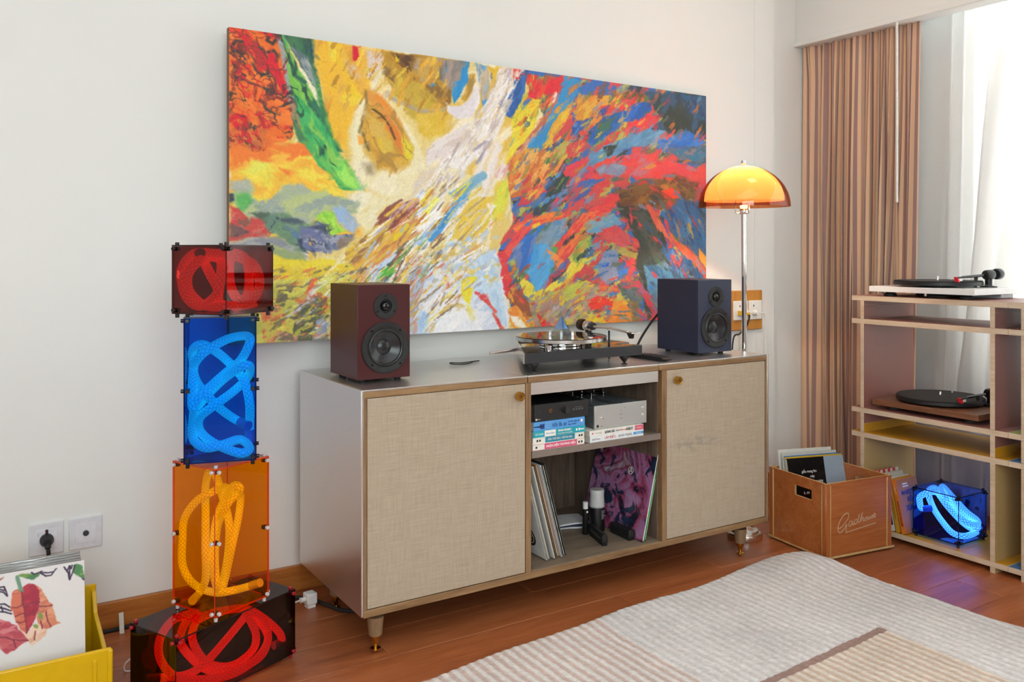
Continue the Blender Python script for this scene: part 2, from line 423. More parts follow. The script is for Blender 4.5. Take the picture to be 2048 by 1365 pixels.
PAINT=[
([[-20,-18],[1044,-32],[1044,503],[-20,491]],'e3c878/e0bb55/ead9a8/e6cf8a/f0e6c8',0,40,42,3,10,3),
([[507,-7],[1044,-21],[1044,503],[518,490],[485,381],[475,327],[507,264],[502,192],[575,86]],'5a7090/3f80b8/d84a4a/4a6a58/7f8fb0/cf5050/c8803a/38485a/3f6fb8/5f9a58/b0b05a',0,13,40,3,12,1),
([[0,174],[105,162],[237,246],[220,302],[186,310],[0,326]],'f2b545/f3cf4a/e9e35a/efb040/f0c245/ecd850',0,24,-15,2,14,3),
([[-20,182],[52,170],[113,162],[137,179],[74,198],[30,192],[8,213],[-20,211]],'f0953a/f2a840/ee7f38/f4b848',0,18,-15,2,12,3),
([[30,201],[45,191],[63,195],[74,210],[56,214],[45,230],[23,227],[12,217]],'e6e260/eadf58/f0d850',0,14,20,2,10,4),
([[74,202],[105,212],[113,211],[105,219],[86,214]],'ef8038/f09a3c',0,10,-30,2,6,2),
([[59,233],[121,203],[186,220],[220,242],[186,247],[121,234],[90,247],[37,252]],'f3c244/f0b640/f0d850',0,18,-20,2,12,4),
([[-20,-18],[74,-4],[82,47],[93,84],[96,129],[84,164],[52,174],[16,180],[-20,186]],'e8632f/dc2f33/a85a3a/4a4240/ef7f3a/e04a30/d83a34/e8702f',0,13,-48,1.6,16,1),
([[-20,155],[30,148],[59,149],[56,166],[34,179],[12,176],[-20,182]],'d77f40/e08038/c06a40/d87038',0,12,0,2,10,2),
([[6,39],[3,29],[10,20],[21,20],[26,29],[18,38],[11,35],[14,27]],'453a3a',5,8,0,1,5,1),
([[16,33],[19,26],[14,25]],'8a3530',6,8,0,1,5,1),
([[54,2],[58,6],[56,13],[64,17],[68,10]],'453a3a',5,8,0,1,5,1),
([[8,48],[23,48],[34,50],[39,57]],'4a403e',4,8,0,1,5,1),
([[16,70],[30,80],[45,83],[59,86]],'4a403e',4,8,0,1,5,1),
([[52,51],[65,61],[71,71],[71,80]],'4a403e',4,8,0,1,5,1),
([[56,30],[65,26],[69,33]],'453a3a',4,8,0,1,5,1),
([[48,104],[56,106],[54,114],[63,121]],'4a4240',5,8,0,1,5,1),
([[45,122],[49,137],[54,144]],'9a3a30',6,8,0,1,5,1),
([[1,137],[12,131],[24,134],[24,144],[14,149],[8,144]],'d82a34',9,8,0,1,5,1),
([[13,149],[23,152],[34,146]],'5a4640',3,8,0,1,5,1),
([[45,43],[54,58],[59,64]],'d8a840',3,8,0,1,5,1),
([[3,47],[16,43],[30,48]],'ee7038',6,8,0,1,5,1),
([[8,60],[19,70],[30,73]],'ee7f38',6,8,0,1,5,1),
([[56,31],[65,30],[71,40],[81,64],[91,92],[84,94],[71,71],[59,54]],'d8233a/dc2d38',0,10,-60,2,4,1),
([[32,23],[39,23],[52,38],[63,57],[59,61],[41,49]],'d8303a/b83838',0,8,-60,2,5,1),
([[1,49],[14,50],[31,52],[30,61],[14,58],[3,56]],'e83a34/ee5a38',0,8,-30,2,5,1),
([[68,-3],[81,-1],[97,34],[117,70],[137,104],[159,151],[190,192],[216,224],[216,234],[178,230],[137,195],[107,162],[96,129],[90,88],[81,40]],'3fa860/4caf62/358a58/5fb552/2f6f58/74bb50/45a860',0,14,-58,3.5,8,1),
([[68,-3],[74,0],[84,28],[90,62],[97,95],[91,99],[85,70],[76,33]],'8f9a9c/a0a5a5/7a9a80',0,10,-70,4,4,1),
([[86,17],[94,38],[105,60],[119,69],[115,74],[97,61],[88,39]],'2f5a50/3a6a58',0,8,-60,3,4,1),
([[108,71],[122,88],[141,106],[159,135],[178,169],[168,170],[145,142],[121,108]],'2f6a58/3a7a5a/2f5f55',0,10,-58,3,5,1),
([[105,94],[129,115],[149,136],[169,169],[186,204],[163,193],[137,176],[117,150],[108,124]],'43b268/48b46a/3aa862/50b868',0,12,-60,3,7,2),
([[116,139],[130,134],[137,145],[127,153],[116,150]],'358a55/3f9a60',0,8,0,1,6,2),
([[86,92],[99,95],[105,121],[110,143],[97,140],[91,114]],'a8886a/8f9a98/4a6a60',0,9,-70,3,4,1),
([[99,117],[105,140],[121,161],[105,162],[96,140]],'3f6a50/4f7f58/6a8a50',0,9,-50,2,5,2),
([[149,171],[173,179],[190,200],[211,224],[205,231],[186,225],[168,209],[153,190]],'8fdc5a/a5e568/6fcf60/98e060',0,12,-50,3,7,3),
([[137,186],[145,185],[163,205],[178,220],[173,221],[153,203]],'68c060/7fd060',0,8,-50,3,4,2),
([[79,-2],[130,0],[132,26],[138,56],[143,90],[127,72],[105,37]],'2f5560/3a6a50/3f6050/1f4a60/4a7a58',0,12,-75,3,7,1),
([[91,14],[105,18],[122,28],[132,56],[145,90],[151,105],[143,98],[129,72],[109,44]],'8d979b/7f9094/a4abac/5f7378/95a0a4',0,9,-60,3.5,7,1),
([[127,45],[143,82],[159,123],[178,169],[165,162],[149,128],[137,98]],'4a9050/3a7f52/5aa055',0,10,-62,3,5,2),
([[127,0],[264,0],[230,45],[216,86],[193,114],[183,169],[163,153],[149,101],[137,56]],'e9a63a/eebb3a/e8a038/f0ac38/dc9f3a/e8b44a',0,18,82,4,7,3),
([[151,1],[178,1],[184,34],[193,61],[210,79],[199,92],[181,70],[171,36],[155,30]],'efc92f/f0d545/edbf35/ecc430',0,12,85,4,8,2),
([[178,78],[199,80],[211,87],[186,101],[169,87]],'f0d040/e8c840',0,10,-30,2,8,3),
([[195,1],[204,2],[207,24],[195,25]],'d6223c',0,10,0,1,2,0.8),
([[217,2],[248,3],[244,35],[234,56],[218,46],[220,22]],'d9c8c4/cfc0be/d8b898/e0d0cc',0,10,85,3,9,4),
([[179,27],[196,31],[207,47],[199,55],[186,46]],'d8b898/e0a858/d9c8b8',0,10,40,2,8,5),
([[246,2],[382,1],[377,78],[357,95],[310,87],[273,72],[251,42]],'b8892f/a97f3a/c79f3f/8a6a3c/cda845/b8923a',0,14,-35,2.5,9,2),
([[260,3],[308,4],[308,12],[297,17],[306,44],[293,33],[273,19]],'6a4a30/80582f/5a4030',0,9,-30,2,7,2),
([[269,6],[276,13],[280,19],[271,17]],'e8cc30',0,8,0,1,4,1),
([[310,8],[348,3],[356,29],[338,53],[315,47],[306,27]],'c8a050/c09a58/b8a088/d0a84a',0,10,60,2,8,3),
([[348,2],[402,0],[392,47],[372,53],[356,38]],'98908c/8a8580/a8948a/78706a/6a98b8',0,9,75,3,7,2),
([[401,1],[415,0],[409,23],[411,36],[401,46],[393,64],[383,79],[378,61],[381,39],[393,34],[397,20]],'2f8fcc/3a94d0/2a84c4',0,10,80,2,5,1),
([[336,42],[348,49],[338,53]],'3a8fd0',0,8,0,1,3,1),
([[412,23],[427,21],[419,52],[405,71],[397,68],[405,45]],'d0a03a/c89838/a88848',0,9,70,3,6,2),
([[427,3],[453,3],[453,75],[443,85],[436,46]],'a8b4c0/5a98cc/b8a888/c8b8a0',0,9,85,4,6,2),
([[453,2],[480,2],[475,28],[459,52]],'dab03a/e0b83f/6a7aa8/d0b078',0,9,80,3,7,2),
([[205,87],[188,137],[191,188],[210,224],[264,246],[319,230],[348,183],[338,133],[301,90],[260,65],[227,71]],'ece4bc/f0e6c4/ebe0b4/efe4b8',0,20,45,3,9,5),
([[237,44],[264,73],[310,102],[348,123],[367,156],[329,184],[301,127],[264,94]],'e8dca0/e6d08a/ead490',0,18,-45,3,9,4),
([[273,39],[319,51],[348,77],[372,100],[348,132],[319,117],[291,99],[264,73]],'c8aa3a/b8963a/cbae45/d8b440/c4a848',0,12,-38,3.5,8,3),
([[310,89],[372,100],[367,126],[338,145],[315,130]],'dcb83f/e3c04a/d9a83f/e0c050',0,12,40,2,9,3),
([[253,70],[273,84],[319,94],[367,89]],'b8a898/a89f98',6,10,0,2,5,3),
([[218,90],[208,127],[214,170],[236,199],[273,201],[297,186],[302,156],[279,113],[255,89],[236,76]],'d2a64a/c8983c/dba840/d9b45a/c2923e',0,13,-55,2.5,8,4),
([[224,77],[242,84],[264,114],[273,126]],'e8903a/e09a45',20,10,-50,3,6,4),
([[251,111],[273,142],[289,171]],'df8038/d88a40',13,9,-55,3,4,2),
([[280,137],[301,152],[301,175],[288,182]],'e3cf38/dcc840',0,9,-60,2,6,3),
([[237,141],[264,151],[269,171],[246,176]],'e0be40/d8b850',0,10,-30,2,8,4),
([[207,139],[214,114],[220,90],[216,70]],'8a7040/a08850',5,9,70,3,4,2),
([[214,141],[218,154],[224,166]],'7a6a40',5,8,0,1,4,2),
([[230,99],[244,106],[260,124],[270,145]],'5f4a2a',3.5,8,0,1,3,1),
([[203,145],[216,146],[215,157],[205,159]],'f0a848/f0b850',0,8,0,1,4,2),
([[211,191],[230,189],[233,205],[220,206]],'a89a78/b0a080',0,9,0,1,7,5),
([[178,236],[211,230],[264,246],[319,233],[367,182],[397,180],[348,259],[273,302],[220,310],[199,279]],'ebdfae/ece2b8/e6d494/f0e8cc',0,18,45,3,9,5),
([[478,2],[524,2],[513,42],[493,89],[469,131],[427,165],[397,197],[357,229],[319,247],[327,218],[357,175],[397,141],[433,99],[453,62],[467,29]],'e8e2df/dcd3d0/d8cbb8/efe9e6/cfc0b4/e6dccf',0,11,52,5,9,2),
([[327,159],[367,132],[407,108],[417,120],[402,145],[357,174],[329,188]],'e4dad6/e8e0dc/d8c8c0',0,10,30,4,7,2),
([[364,76],[373,83],[395,81],[412,66],[425,40],[434,42],[436,68],[417,96],[392,103],[372,94]],'ece7ea/e0d8dc/e6e0e2',0,9,50,5,5,1),
([[482,14],[502,3],[491,49],[469,91]],'9a98b0/d8b080/b8a8b0',7,8,60,4,5,2),
([[438,156],[469,136],[480,148],[469,194],[453,230],[427,235],[422,196]],'e8e0dc/e4d8c8/ead8b0/ece4de',0,9,65,4,8,3),
([[422,152],[443,138],[453,141],[430,174]],'a8a0b0/b8aab0',6,7,60,4,5,2),
([[315,193],[367,182],[357,212],[319,243],[291,248]],'e6d8c0/e2cfae/dccfc0',0,10,50,4,8,4),
([[372,181],[433,204],[469,274],[443,362],[397,413],[329,486],[137,473],[74,431],[113,379],[186,330],[246,278],[301,239]],'ece2c0/e9cf6a/f0eadc/e3b84a/d9dde6/e8d9a0/e9e9ee/e6c050/dccfb8',0,9,42,6,9,1),
([[246,302],[310,268],[348,284],[301,343],[237,375],[186,397],[178,362]],'f2eee6/f0e8d0/d9955a/ecd060/e9e9ee/e3b84a/b87848',0,6,40,6,6,1),
([[255,257],[310,239],[319,247],[273,290],[246,302],[224,326],[216,318]],'a8a8c0/e89048/e8b048/c8a0a0/8a5048/e8c050',0,6,42,6,6,1),
([[186,326],[237,290],[264,277],[246,318],[203,346],[178,358]],'e6c84a/e0b848/d8c890/a87848/ecd868',0,6,42,5,6,1),
([[239,278],[260,257],[282,244]],'8a5048',4,6,42,3,4,1.2),
([[264,298],[287,277],[305,260]],'c84a38',4,6,42,3,4,1.2),
([[269,310],[291,287]],'e8d028',6,6,42,3,4,1.2),
([[291,326],[329,289],[353,259]],'f4f0ec',12,6,42,3,4,1.2),
([[255,359],[296,331],[319,310]],'f4f2f0',9,6,42,3,4,1.2),
([[284,333],[269,343],[260,351]],'3f5040',11,6,42,3,4,1.2),
([[273,343],[287,331]],'4a5a48',12,6,42,3,4,1.2),
([[233,395],[246,375],[260,363]],'5fb848',16,6,42,3,4,1.2),
([[224,370],[251,351],[269,336]],'c8d8f0',8,6,42,3,4,1.2),
([[186,381],[203,362],[216,350]],'e8b040',8,6,42,3,4,1.2),
([[216,406],[237,387],[255,375]],'b0c4e0',9,6,42,3,4,1.2),
([[137,376],[178,367],[220,358]],'7a6f68',4,6,42,3,4,1.2),
([[94,368],[113,366]],'6a5f60',6,6,42,3,4,1.2),
([[163,358],[168,357]],'5a5f80',7,6,42,3,4,1.2),
([[319,247],[338,230]],'e8d838',8,6,42,3,4,1.2),
([[329,264],[348,242]],'f0ee50',8,6,42,3,4,1.2),
([[336,301],[367,267]],'dcb850',9,6,42,3,4,1.2),
([[338,308],[357,288],[377,262],[392,245],[407,236]],'4f9ad4/5aa0d8/3f8acc',13,8,50,4,5,1),
([[379,228],[402,223],[422,209],[443,195]],'6aa8c8/7fb0cc',15,8,45,4,5,2),
([[315,318],[331,301],[348,289]],'7fb0dc/90bce0',7,7,45,4,4,1),
([[405,251],[433,232],[473,233],[467,274],[443,309],[407,344],[372,344],[382,301]],'e8c850/ecd468/e3bd4c/ead27a/e6c048',0,10,58,5,7,2),
([[348,322],[417,301],[453,300],[427,353],[377,370],[329,364]],'e6cf7a/dcc070/c8c8d8/a8c0e0/e8dcb0',0,8,35,2,8,2),
([[453,247],[461,256],[457,287],[433,314]],'eee8e0',7,8,60,4,4,2),
([[469,207],[507,201],[496,237],[482,273],[469,278],[464,247]],'dcdc50/e4d848/b8cc50/e8c850',0,10,60,3,7,2),
([[459,245],[473,249],[463,254]],'f0ece8',0,7,0,1,3,1),
([[502,70],[537,39],[555,14],[575,17],[563,64],[544,121],[513,155],[493,188],[485,175],[504,129]],'e4cf3a/e9da48/d8c840/9a9a48/e6d040/c8b83c',0,9,62,3,8,1),
([[489,63],[518,10],[537,12],[524,55],[504,93],[491,89]],'2f5fa8/3a70b8/35506a/3f6ab0',0,9,62,4,5,1),
([[508,2],[524,2],[519,19],[508,25]],'d8333c',0,8,0,1,4,1),
([[539,7],[618,3],[611,41],[590,78],[578,72],[586,43],[563,50],[537,49]],'dc3a40/e0503a/d8b83a/d83040/9a9a48',0,9,70,3,6,1),
([[610,41],[586,74],[557,108],[524,145],[489,182]],'c8786a/b86a58/d89a80',9,8,52,5,3,1),
([[622,2],[662,4],[652,27],[634,57],[610,102],[578,132],[546,153],[518,182],[502,194],[499,179],[533,145],[569,107],[592,71],[613,31]],'3a90c8/4a98cc/4290c8/3f88c0',0,12,55,4,4,1),
([[640,43],[628,82],[592,127],[563,152],[580,114],[616,69]],'d8a03a/e0b03f/c89050',0,8,55,4,6,1),
([[601,37],[594,52]],'ece4e0',7,6,60,4,4,1),
([[467,187],[480,173],[493,174],[493,191],[480,200],[467,198]],'e8cfc8/dcb0a8/efe0dc',0,7,50,4,3,1),
([[496,165],[535,145],[604,140],[580,188],[535,218],[502,237],[491,201]],'e08a40/e8a050/d87048/e8b060/8a9a50/c87040',0,9,50,3,8,1),
([[652,30],[753,23],[760,35],[734,48],[708,70],[664,80],[640,95],[646,61]],'e0a03a/d8a848/e08a3a/d8b050/c88a3a',0,9,40,3,8,1),
([[708,50],[767,37],[773,54],[747,66],[702,80]],'dc3f48/e0483f/d85a40',0,8,30,3,7,1),
([[734,15],[849,7],[849,26],[821,36],[783,28],[747,27]],'d05a3a/c86a3a/5a5a40/dc4a40/4a5a48/c87a40',0,8,30,2,7,1),
([[664,78],[714,69],[753,59],[747,76],[689,97],[670,102]],'e0683a/d8503a/5a7a4a/d88a40',0,8,35,3,7,1),
([[814,4],[1044,-5],[1044,110],[974,74],[958,100],[921,87],[870,89],[835,86],[877,59],[849,36]],'35454a/2f4a68/3a5a78/3f4a48/38504f/404a55',0,14,55,2.5,9,2),
([[892,32],[939,38],[963,84],[936,98],[892,81],[870,65]],'36433f/3a4642',0,14,20,1,8,2),
([[914,4],[1013,4],[1013,58],[958,42]],'2f5a80/3a4a68/48607a',0,10,-40,3,7,2),
([[637,76],[658,79],[695,74],[677,92],[646,109],[640,95]],'3a5fb0/35559a',0,8,40,3,6,1),
([[683,98],[721,71],[767,54],[794,37],[835,28],[843,42],[821,62],[767,81],[727,107],[689,129],[677,116]],'2f6ec8/3578d0/2a60b0/3f70b8/3a6a80',0,10,38,4,7,1),
([[702,85],[753,65],[734,87],[708,99]],'3a6a60/42705f',0,8,35,3,7,2),
([[760,92],[800,69],[835,55],[860,56],[877,51],[860,63],[852,80],[821,80],[783,86],[747,106],[721,127],[708,131],[721,117]],'d83a48/dc4048/d8484a',0,9,35,4,6,1),
([[835,86],[877,82],[892,94],[849,113],[807,116],[760,129],[767,149],[721,156],[677,169],[683,139],[740,116],[794,99]],'5a98c4/6aa4c8/5a8fb8/4f88b0',0,10,30,3,8,1),
([[714,128],[747,120],[740,141],[727,149]],'3a4a48',0,8,0,1,7,1),
([[860,107],[939,77],[978,88],[1000,97],[969,113],[921,121],[870,122]],'2f70c8/3f80d0/3868b8',0,10,10,4,8,1),
([[877,121],[1044,99],[1044,143],[974,147],[921,141]],'5a7088/6a6a78/3f7a9a/7f7f88/4a5a60',0,10,15,3,9,2),
([[664,179],[702,158],[760,144],[821,125],[860,131],[849,149],[906,149],[1044,159],[1044,192],[936,193],[849,190],[767,179],[708,189]],'de4a4e/e05048/d84a52/e85a48/dc4444/b87080',0,10,12,4,10,1),
([[695,168],[740,160],[780,163],[760,179],[708,182]],'8aa0b8/7f90b0',0,8,15,4,8,1),
([[586,206],[640,175],[689,163],[702,177],[640,213],[592,253],[563,258]],'d84858/5a7ab0/4f88c0/7f8fb0/d84a50/3f4f4a',0,9,42,4,8,1),
([[604,182],[652,158],[683,149],[670,164],[622,195],[601,213]],'df4a58/d84454',0,8,45,4,5,1),
([[563,184],[622,156],[616,167],[563,209],[537,218]],'e89048/e8a058/e08848',0,8,40,4,6,1),
([[578,207],[616,186],[640,190],[610,219],[580,230]],'38484a/40584e/3a4a48',0,9,40,3,8,1),
([[524,218],[563,203],[578,216],[546,236],[518,250]],'d8484a/e08a48/d84450',0,8,40,3,8,1),
([[767,206],[835,183],[921,176],[981,184],[966,217],[892,235],[807,242],[753,234]],'7a5f38/8a6a38/5a4a38/986a30/6a4a34/784838',0,12,15,3,10,4),  # brown-orange glow: the floor lamp's reflection painted into the canvas colours
([[872,206],[899,200],[924,207],[924,220],[899,222],[877,220]],'e03a28/e84a2c',0,9,0,2,4,1),
([[892,224],[936,239],[921,244],[884,233]],'c84a38',0,8,-25,3,5,1),
([[515,289],[563,274],[610,262]],'e2504a/f08040/ea6045',19,7,15,5,4,1),
([[524,296],[563,281]],'ecc038/f0c848',7,7,20,4,4,1),
([[740,229],[702,255],[658,284],[628,318],[594,346],[586,355]],'e04a4c/dc4450/e8604a/ec7a48',30,9,45,4,7,1),
([[677,231],[753,214],[767,228],[721,249],[664,251]],'dc4450/e05048/c85a58',0,9,20,4,8,1),
([[539,286],[513,309],[491,334],[478,340]],'e04a50/dc4450/e85a50',17,8,50,3,5,1),
([[480,340],[482,363],[496,399],[515,418]],'dc4448/e04a4a/d8404a',22,9,-65,3,6,1),
([[507,408],[529,432],[557,456],[592,477]],'e05a40/d8403a/d8584a/9a5a40/e8a040',26,9,-45,3,8,1),
([[578,278],[564,300],[552,327],[546,355],[533,368],[513,359],[504,338],[521,313],[552,290]],'2f7fd8/3f88dc/3a70c0/6a80b8',0,10,60,4,5,1),
([[580,281],[628,263],[634,285],[604,318],[580,327],[560,318]],'7f9ab0/6f8fb0/88a0b0/5a90c0',0,8,45,3,8,1),
([[552,318],[586,318],[601,341],[598,365],[578,383],[567,403],[546,396],[537,371],[524,368],[544,356]],'5aa8dc/62aadc/4a9cd8/58a4dc',0,12,40,2,5,1),
([[594,323],[606,323],[604,337],[592,335]],'5aa860',0,8,0,1,4,1),
([[580,327],[601,335],[622,346],[610,360],[594,346]],'f08048/f09a50',0,8,60,3,4,1),
([[510,372],[535,382],[557,401],[578,397],[616,374],[640,346],[658,332],[670,347],[664,361],[628,384],[580,411],[552,424],[529,409]],'e6d03f/e8d850/dcc040/e4cc48',0,10,35,4,6,1),
([[628,342],[664,308],[683,299],[689,318],[670,332],[702,328],[714,318],[695,347],[674,356]],'6f9a50/8aa858/a8b850/b0b058/d8d058',0,9,45,3,8,1),
([[670,279],[714,259],[753,260],[767,273],[727,284],[695,299],[677,294]],'6aa0c4/7fa8c0/88a8a0',0,8,20,3,8,1),
([[708,284],[753,278],[787,303],[794,316],[747,318],[721,308]],'d84a50/d85a58/c85a60',0,9,0,2,8,1),
([[743,320],[783,318],[814,333],[807,346],[783,340],[753,330]],'b8a858/b0a050',0,8,-20,3,6,1),
([[714,328],[747,323],[760,348],[753,387],[721,391],[702,371],[708,347]],'8a98b8/7f90a8/8894b0',0,9,70,2,8,1),
([[704,355],[734,352],[730,360],[708,361]],'3a60d0',0,8,0,1,3,1),
([[751,362],[783,360],[780,373],[760,377]],'3a78d0/4a80c0',0,8,0,1,5,1),
([[747,234],[814,242],[877,256],[884,307],[899,370],[884,432],[835,471],[821,409],[800,348],[814,318],[783,278]],'3f4a44/48504a/3a4a4f/3f4840/505850',0,12,-65,3,9,2),
([[821,358],[877,349],[1000,393],[1044,481],[877,473],[835,430]],'4a7a9c/5a90b4/3f6a90/6a8aa0/48607a/5f98bc',0,11,-42,4,8,2),
([[877,245],[928,223],[1044,219],[1044,394],[974,392],[906,307]],'3f6a98/4a7aa8/35507a/6a90b0/3f80b0/505a70',0,11,-58,4,9,2),
([[835,241],[866,277],[899,302],[924,318],[958,339],[997,377]],'d86048/dc5a4c/e07050/c85a50',17,8,-50,4,6,1),
([[863,307],[899,354],[909,370]],'3a6aa8/c86060',8,8,-60,4,5,1),
([[978,323],[1005,345],[1000,366],[978,344]],'e8a040',0,8,-50,3,4,1),
([[783,298],[807,303],[814,318],[800,313]],'d8484a',0,7,0,1,5,1),
([[773,343],[800,363],[807,370],[783,363]],'d8484a',0,7,0,1,5,1),
([[783,238],[794,268],[788,278]],'d8484a',0,7,0,1,5,1),
([[807,267],[821,279],[813,282]],'d8484a',0,7,0,1,5,1),
([[767,258],[783,268],[777,274]],'d8484a',0,7,0,1,5,1),
([[535,418],[580,411],[640,384],[708,391],[721,425],[689,463],[604,482],[557,465]],'b0a850/c84a40/9aa090/d8b840/7f8a6a/b08a80/8a98b0/c8c458',0,9,25,2,10,1),
([[616,403],[658,385],[683,385],[670,414],[628,422]],'c8c850/b8c458/d0c84a',0,8,40,2,8,1),
([[569,429],[640,432],[652,461],[592,472]],'a89a90/b8a8a8/8a8a80/a08078',0,8,20,2,8,2),
([[674,424],[702,413],[747,419],[743,441],[702,446],[679,438]],'d83a38/dc4438',0,8,10,2,7,1),
([[743,426],[783,430],[796,469],[787,483],[721,484],[734,451]],'e08a38/e09440/dc8238',0,9,70,2,6,1),
([[683,453],[721,445],[727,475],[689,473]],'d8c038/d84038/e0b838',0,8,0,2,7,1),
([[753,392],[821,389],[821,429],[787,448],[767,417]],'5a6a5a/4f5f60/6a7a70/5a6a80',0,9,-60,2,8,1),
([[807,396],[835,428],[860,464],[866,472]],'d84450/d8404a/a06080',16,8,-58,4,6,1),
([[783,428],[807,429],[814,469],[791,468]],'8a7a50/7a6a50',0,8,-80,2,6,1),
([[489,433],[513,427],[537,455],[552,482],[518,483],[496,453]],'ee9a40/f0a848/e88a40',0,9,-50,3,6,1),
([[497,446],[518,447],[537,469],[529,473],[510,463]],'f4ecdc/f0e0b0',0,8,-45,3,5,1),
([[555,438],[575,457],[604,477],[580,483]],'d82f38/dc3a3a',0,8,-40,3,6,1),
([[287,384],[329,360],[397,335],[469,327],[480,381],[496,435],[491,481],[287,485]],'dfe4f0/e6e6ee/c9d8ea/d8d8e8/e8e2d8/bcd0e8',0,10,35,3,9,2),
([[412,344],[453,327],[471,345],[475,380],[485,417],[491,462],[469,451],[443,415],[417,388]],'bcd4ea/c8dced/b0cce6',0,12,-60,2,7,2),
([[324,419],[357,403],[402,413],[433,450],[453,479],[329,486]],'eeecf2/e8e8ee/f0eef0',0,12,20,3,7,3),
([[336,466],[348,441],[372,425],[397,424],[417,436]],'d8c080/e0cfa0/e8e4e0',7,6,30,6,4,1),
([[327,444],[340,421],[367,408],[397,409]],'d8c080/e0cfa0/e8e4e0',7,6,30,6,4,1),
([[397,380],[412,373],[431,373],[422,386],[419,405],[415,424],[402,415],[397,400]],'ebdc3f/e8d850/e6d040',0,9,80,3,4,1),
([[405,422],[417,427],[427,449],[417,451]],'e8dc80/e8e0a8',0,8,-60,3,6,3),
([[287,376],[319,343],[338,352],[319,410],[301,484],[284,483]],'d8c8a8/a8b8d0/c89878/b8907a/e0e0e6/c8a878/a8c0dc',0,6,60,4,8,1),
([[287,442],[310,443],[312,481],[287,483]],'c8a8a8/d8a8a0/b8d0ec',0,7,85,3,8,2),
([[308,426],[327,436],[331,478],[315,481]],'b8d4f0/a8c8ec',0,7,85,3,7,2),
([[443,406],[459,424],[469,434]],'d8484a/e06a58',6,6,-50,2,6,1),
([[464,438],[478,461],[482,470]],'d8484a/e06a58',6,6,-50,2,6,1),
([[427,401],[453,420]],'d8484a/e06a58',6,6,-50,2,6,1),
([[367,374],[373,391]],'d8484a/e06a58',6,6,-50,2,6,1),
([[478,470],[489,478]],'50504a',5,6,0,1,5,1),
([[3,233],[24,228],[34,238],[30,251],[45,258],[63,250],[78,230],[105,229],[141,237],[186,246],[211,254],[203,271],[178,279],[137,280],[105,285],[74,278],[34,283],[8,268]],'a9b59a/9aa8a0/b8c48a/8f9fb0/c6cf86/8aa08a/a8b0a8',0,15,15,2,14,2),
([[0,228],[23,229],[30,241],[16,244],[3,242]],'b0b4aa/a8b0a0',0,10,0,2,8,3),
([[10,247],[26,241],[34,256],[23,271],[12,271]],'5fb060/6ab868/58a058',0,10,0,1,9,3),
([[0,245],[7,246],[8,255],[1,259]],'3f4a58',0,8,0,1,4,1),
([[0,261],[12,266],[30,282],[63,275],[54,290],[71,303],[63,312],[30,314],[0,317]],'d0605a/c8504a/8a5a50/b86a5a/d87068/c84a48',0,10,25,2.5,12,2),
([[1,289],[16,293],[30,304],[8,310],[0,308]],'5a4a50/4a4a58/7a5a58',0,8,20,2.5,8,2),
([[30,274],[59,272],[74,278],[52,284]],'55685a/607868',0,8,0,2,8,2),
([[0,317],[45,310],[74,312],[105,326],[121,341],[74,333],[0,333]],'b0b0a8/c4c4b8/a8a8a8/8a8f98',0,10,10,3,9,3),
([[52,280],[71,273],[97,274],[105,280],[137,284],[145,295],[137,326],[109,334],[86,318],[67,303],[54,290]],'6f8f70/5f8f60/58786c/84a078/6a8a78/7f9a80',0,11,-20,2,14,2),
([[74,281],[105,279],[115,284],[97,290],[82,287]],'4a5a68/50606a',0,8,0,2,8,2),
([[84,292],[99,296],[109,309],[105,312],[94,300]],'5a7aa0/6a88a8',0,7,-35,3,6,2),
([[109,288],[137,286],[155,297],[163,311],[186,309],[199,302],[190,318],[178,330],[153,335],[129,334],[115,326],[105,318],[111,305]],'6a7590/8a94b0/4f5a70/98a0b8/7078a0/a0a4b8',0,9,-25,2,16,1),
([[104,311],[115,309],[113,322],[122,334],[111,332]],'3f4a60',0,8,0,1,6,2),
([[121,292],[145,289],[156,303],[150,306],[137,297]],'455068/50586a',0,7,-30,2,7,2),
([[169,318],[186,310],[199,309],[186,325],[173,330]],'8a7a70/9a8a78',0,8,20,2,7,2),
([[134,272],[149,267],[164,271],[171,287],[188,298],[178,301],[163,309],[153,301],[148,287],[137,286]],'98d848/a8e050/88cc48/b0e058',0,10,-30,2,7,1),
([[159,261],[182,263],[199,277],[208,290],[199,302],[186,296],[171,285]],'9ab8dc/8fb0d8/a8b8cc/a8c0dc',0,9,-40,3,8,3),
([[125,312],[129,312],[128,322],[124,320]],'d0a050',0,7,0,1,3,1),
([[63,322],[86,330],[113,335],[121,349],[97,353],[74,341],[65,337]],'a0b070/98a878/b0bc70/8a9a80',0,9,-15,2,10,2),
([[59,335],[82,341],[137,345],[186,350],[199,358],[169,367],[105,379],[59,378]],'ecd83f/e8c93a/f0dd55/e6c840/e8d060',0,11,10,3,10,2),
([[30,370],[74,371],[121,376],[186,366],[203,382],[178,413],[153,435],[153,475],[30,473]],'dcd85a/e0cf50/d8d868/c8c860/e0dc70/dccc58/c0a860',0,7,22,2.5,9,1),
([[71,382],[105,375],[145,369],[137,380],[97,394],[71,401]],'7f7560/d8d060/8a8060/dcd860/e0c850',0,5,18,4,9,1),
([[74,390],[97,387],[90,405],[71,410]],'7a7460/e0d860/6f6a5c',0,5,0,2,9,1),
([[105,421],[117,406],[129,395],[141,403],[153,413],[153,474],[97,472],[94,453]],'6a6c50/5f6850/7a7868/606a58/70705a',0,9,30,2,10,1),
([[48,418],[74,410],[86,432],[78,452],[59,469],[48,467]],'e06a48/ee8a5a/e0644a/e8a070/d8c860',0,8,20,2,9,1),
([[97,409],[113,399],[129,372],[137,372],[133,388],[117,410]],'e86a48/e87850/e0d860',0,6,50,3,7,1),
([[74,455],[105,463],[105,472],[59,470]],'8a7868/d8d070/e0a080/a09080',0,6,0,3,9,1),
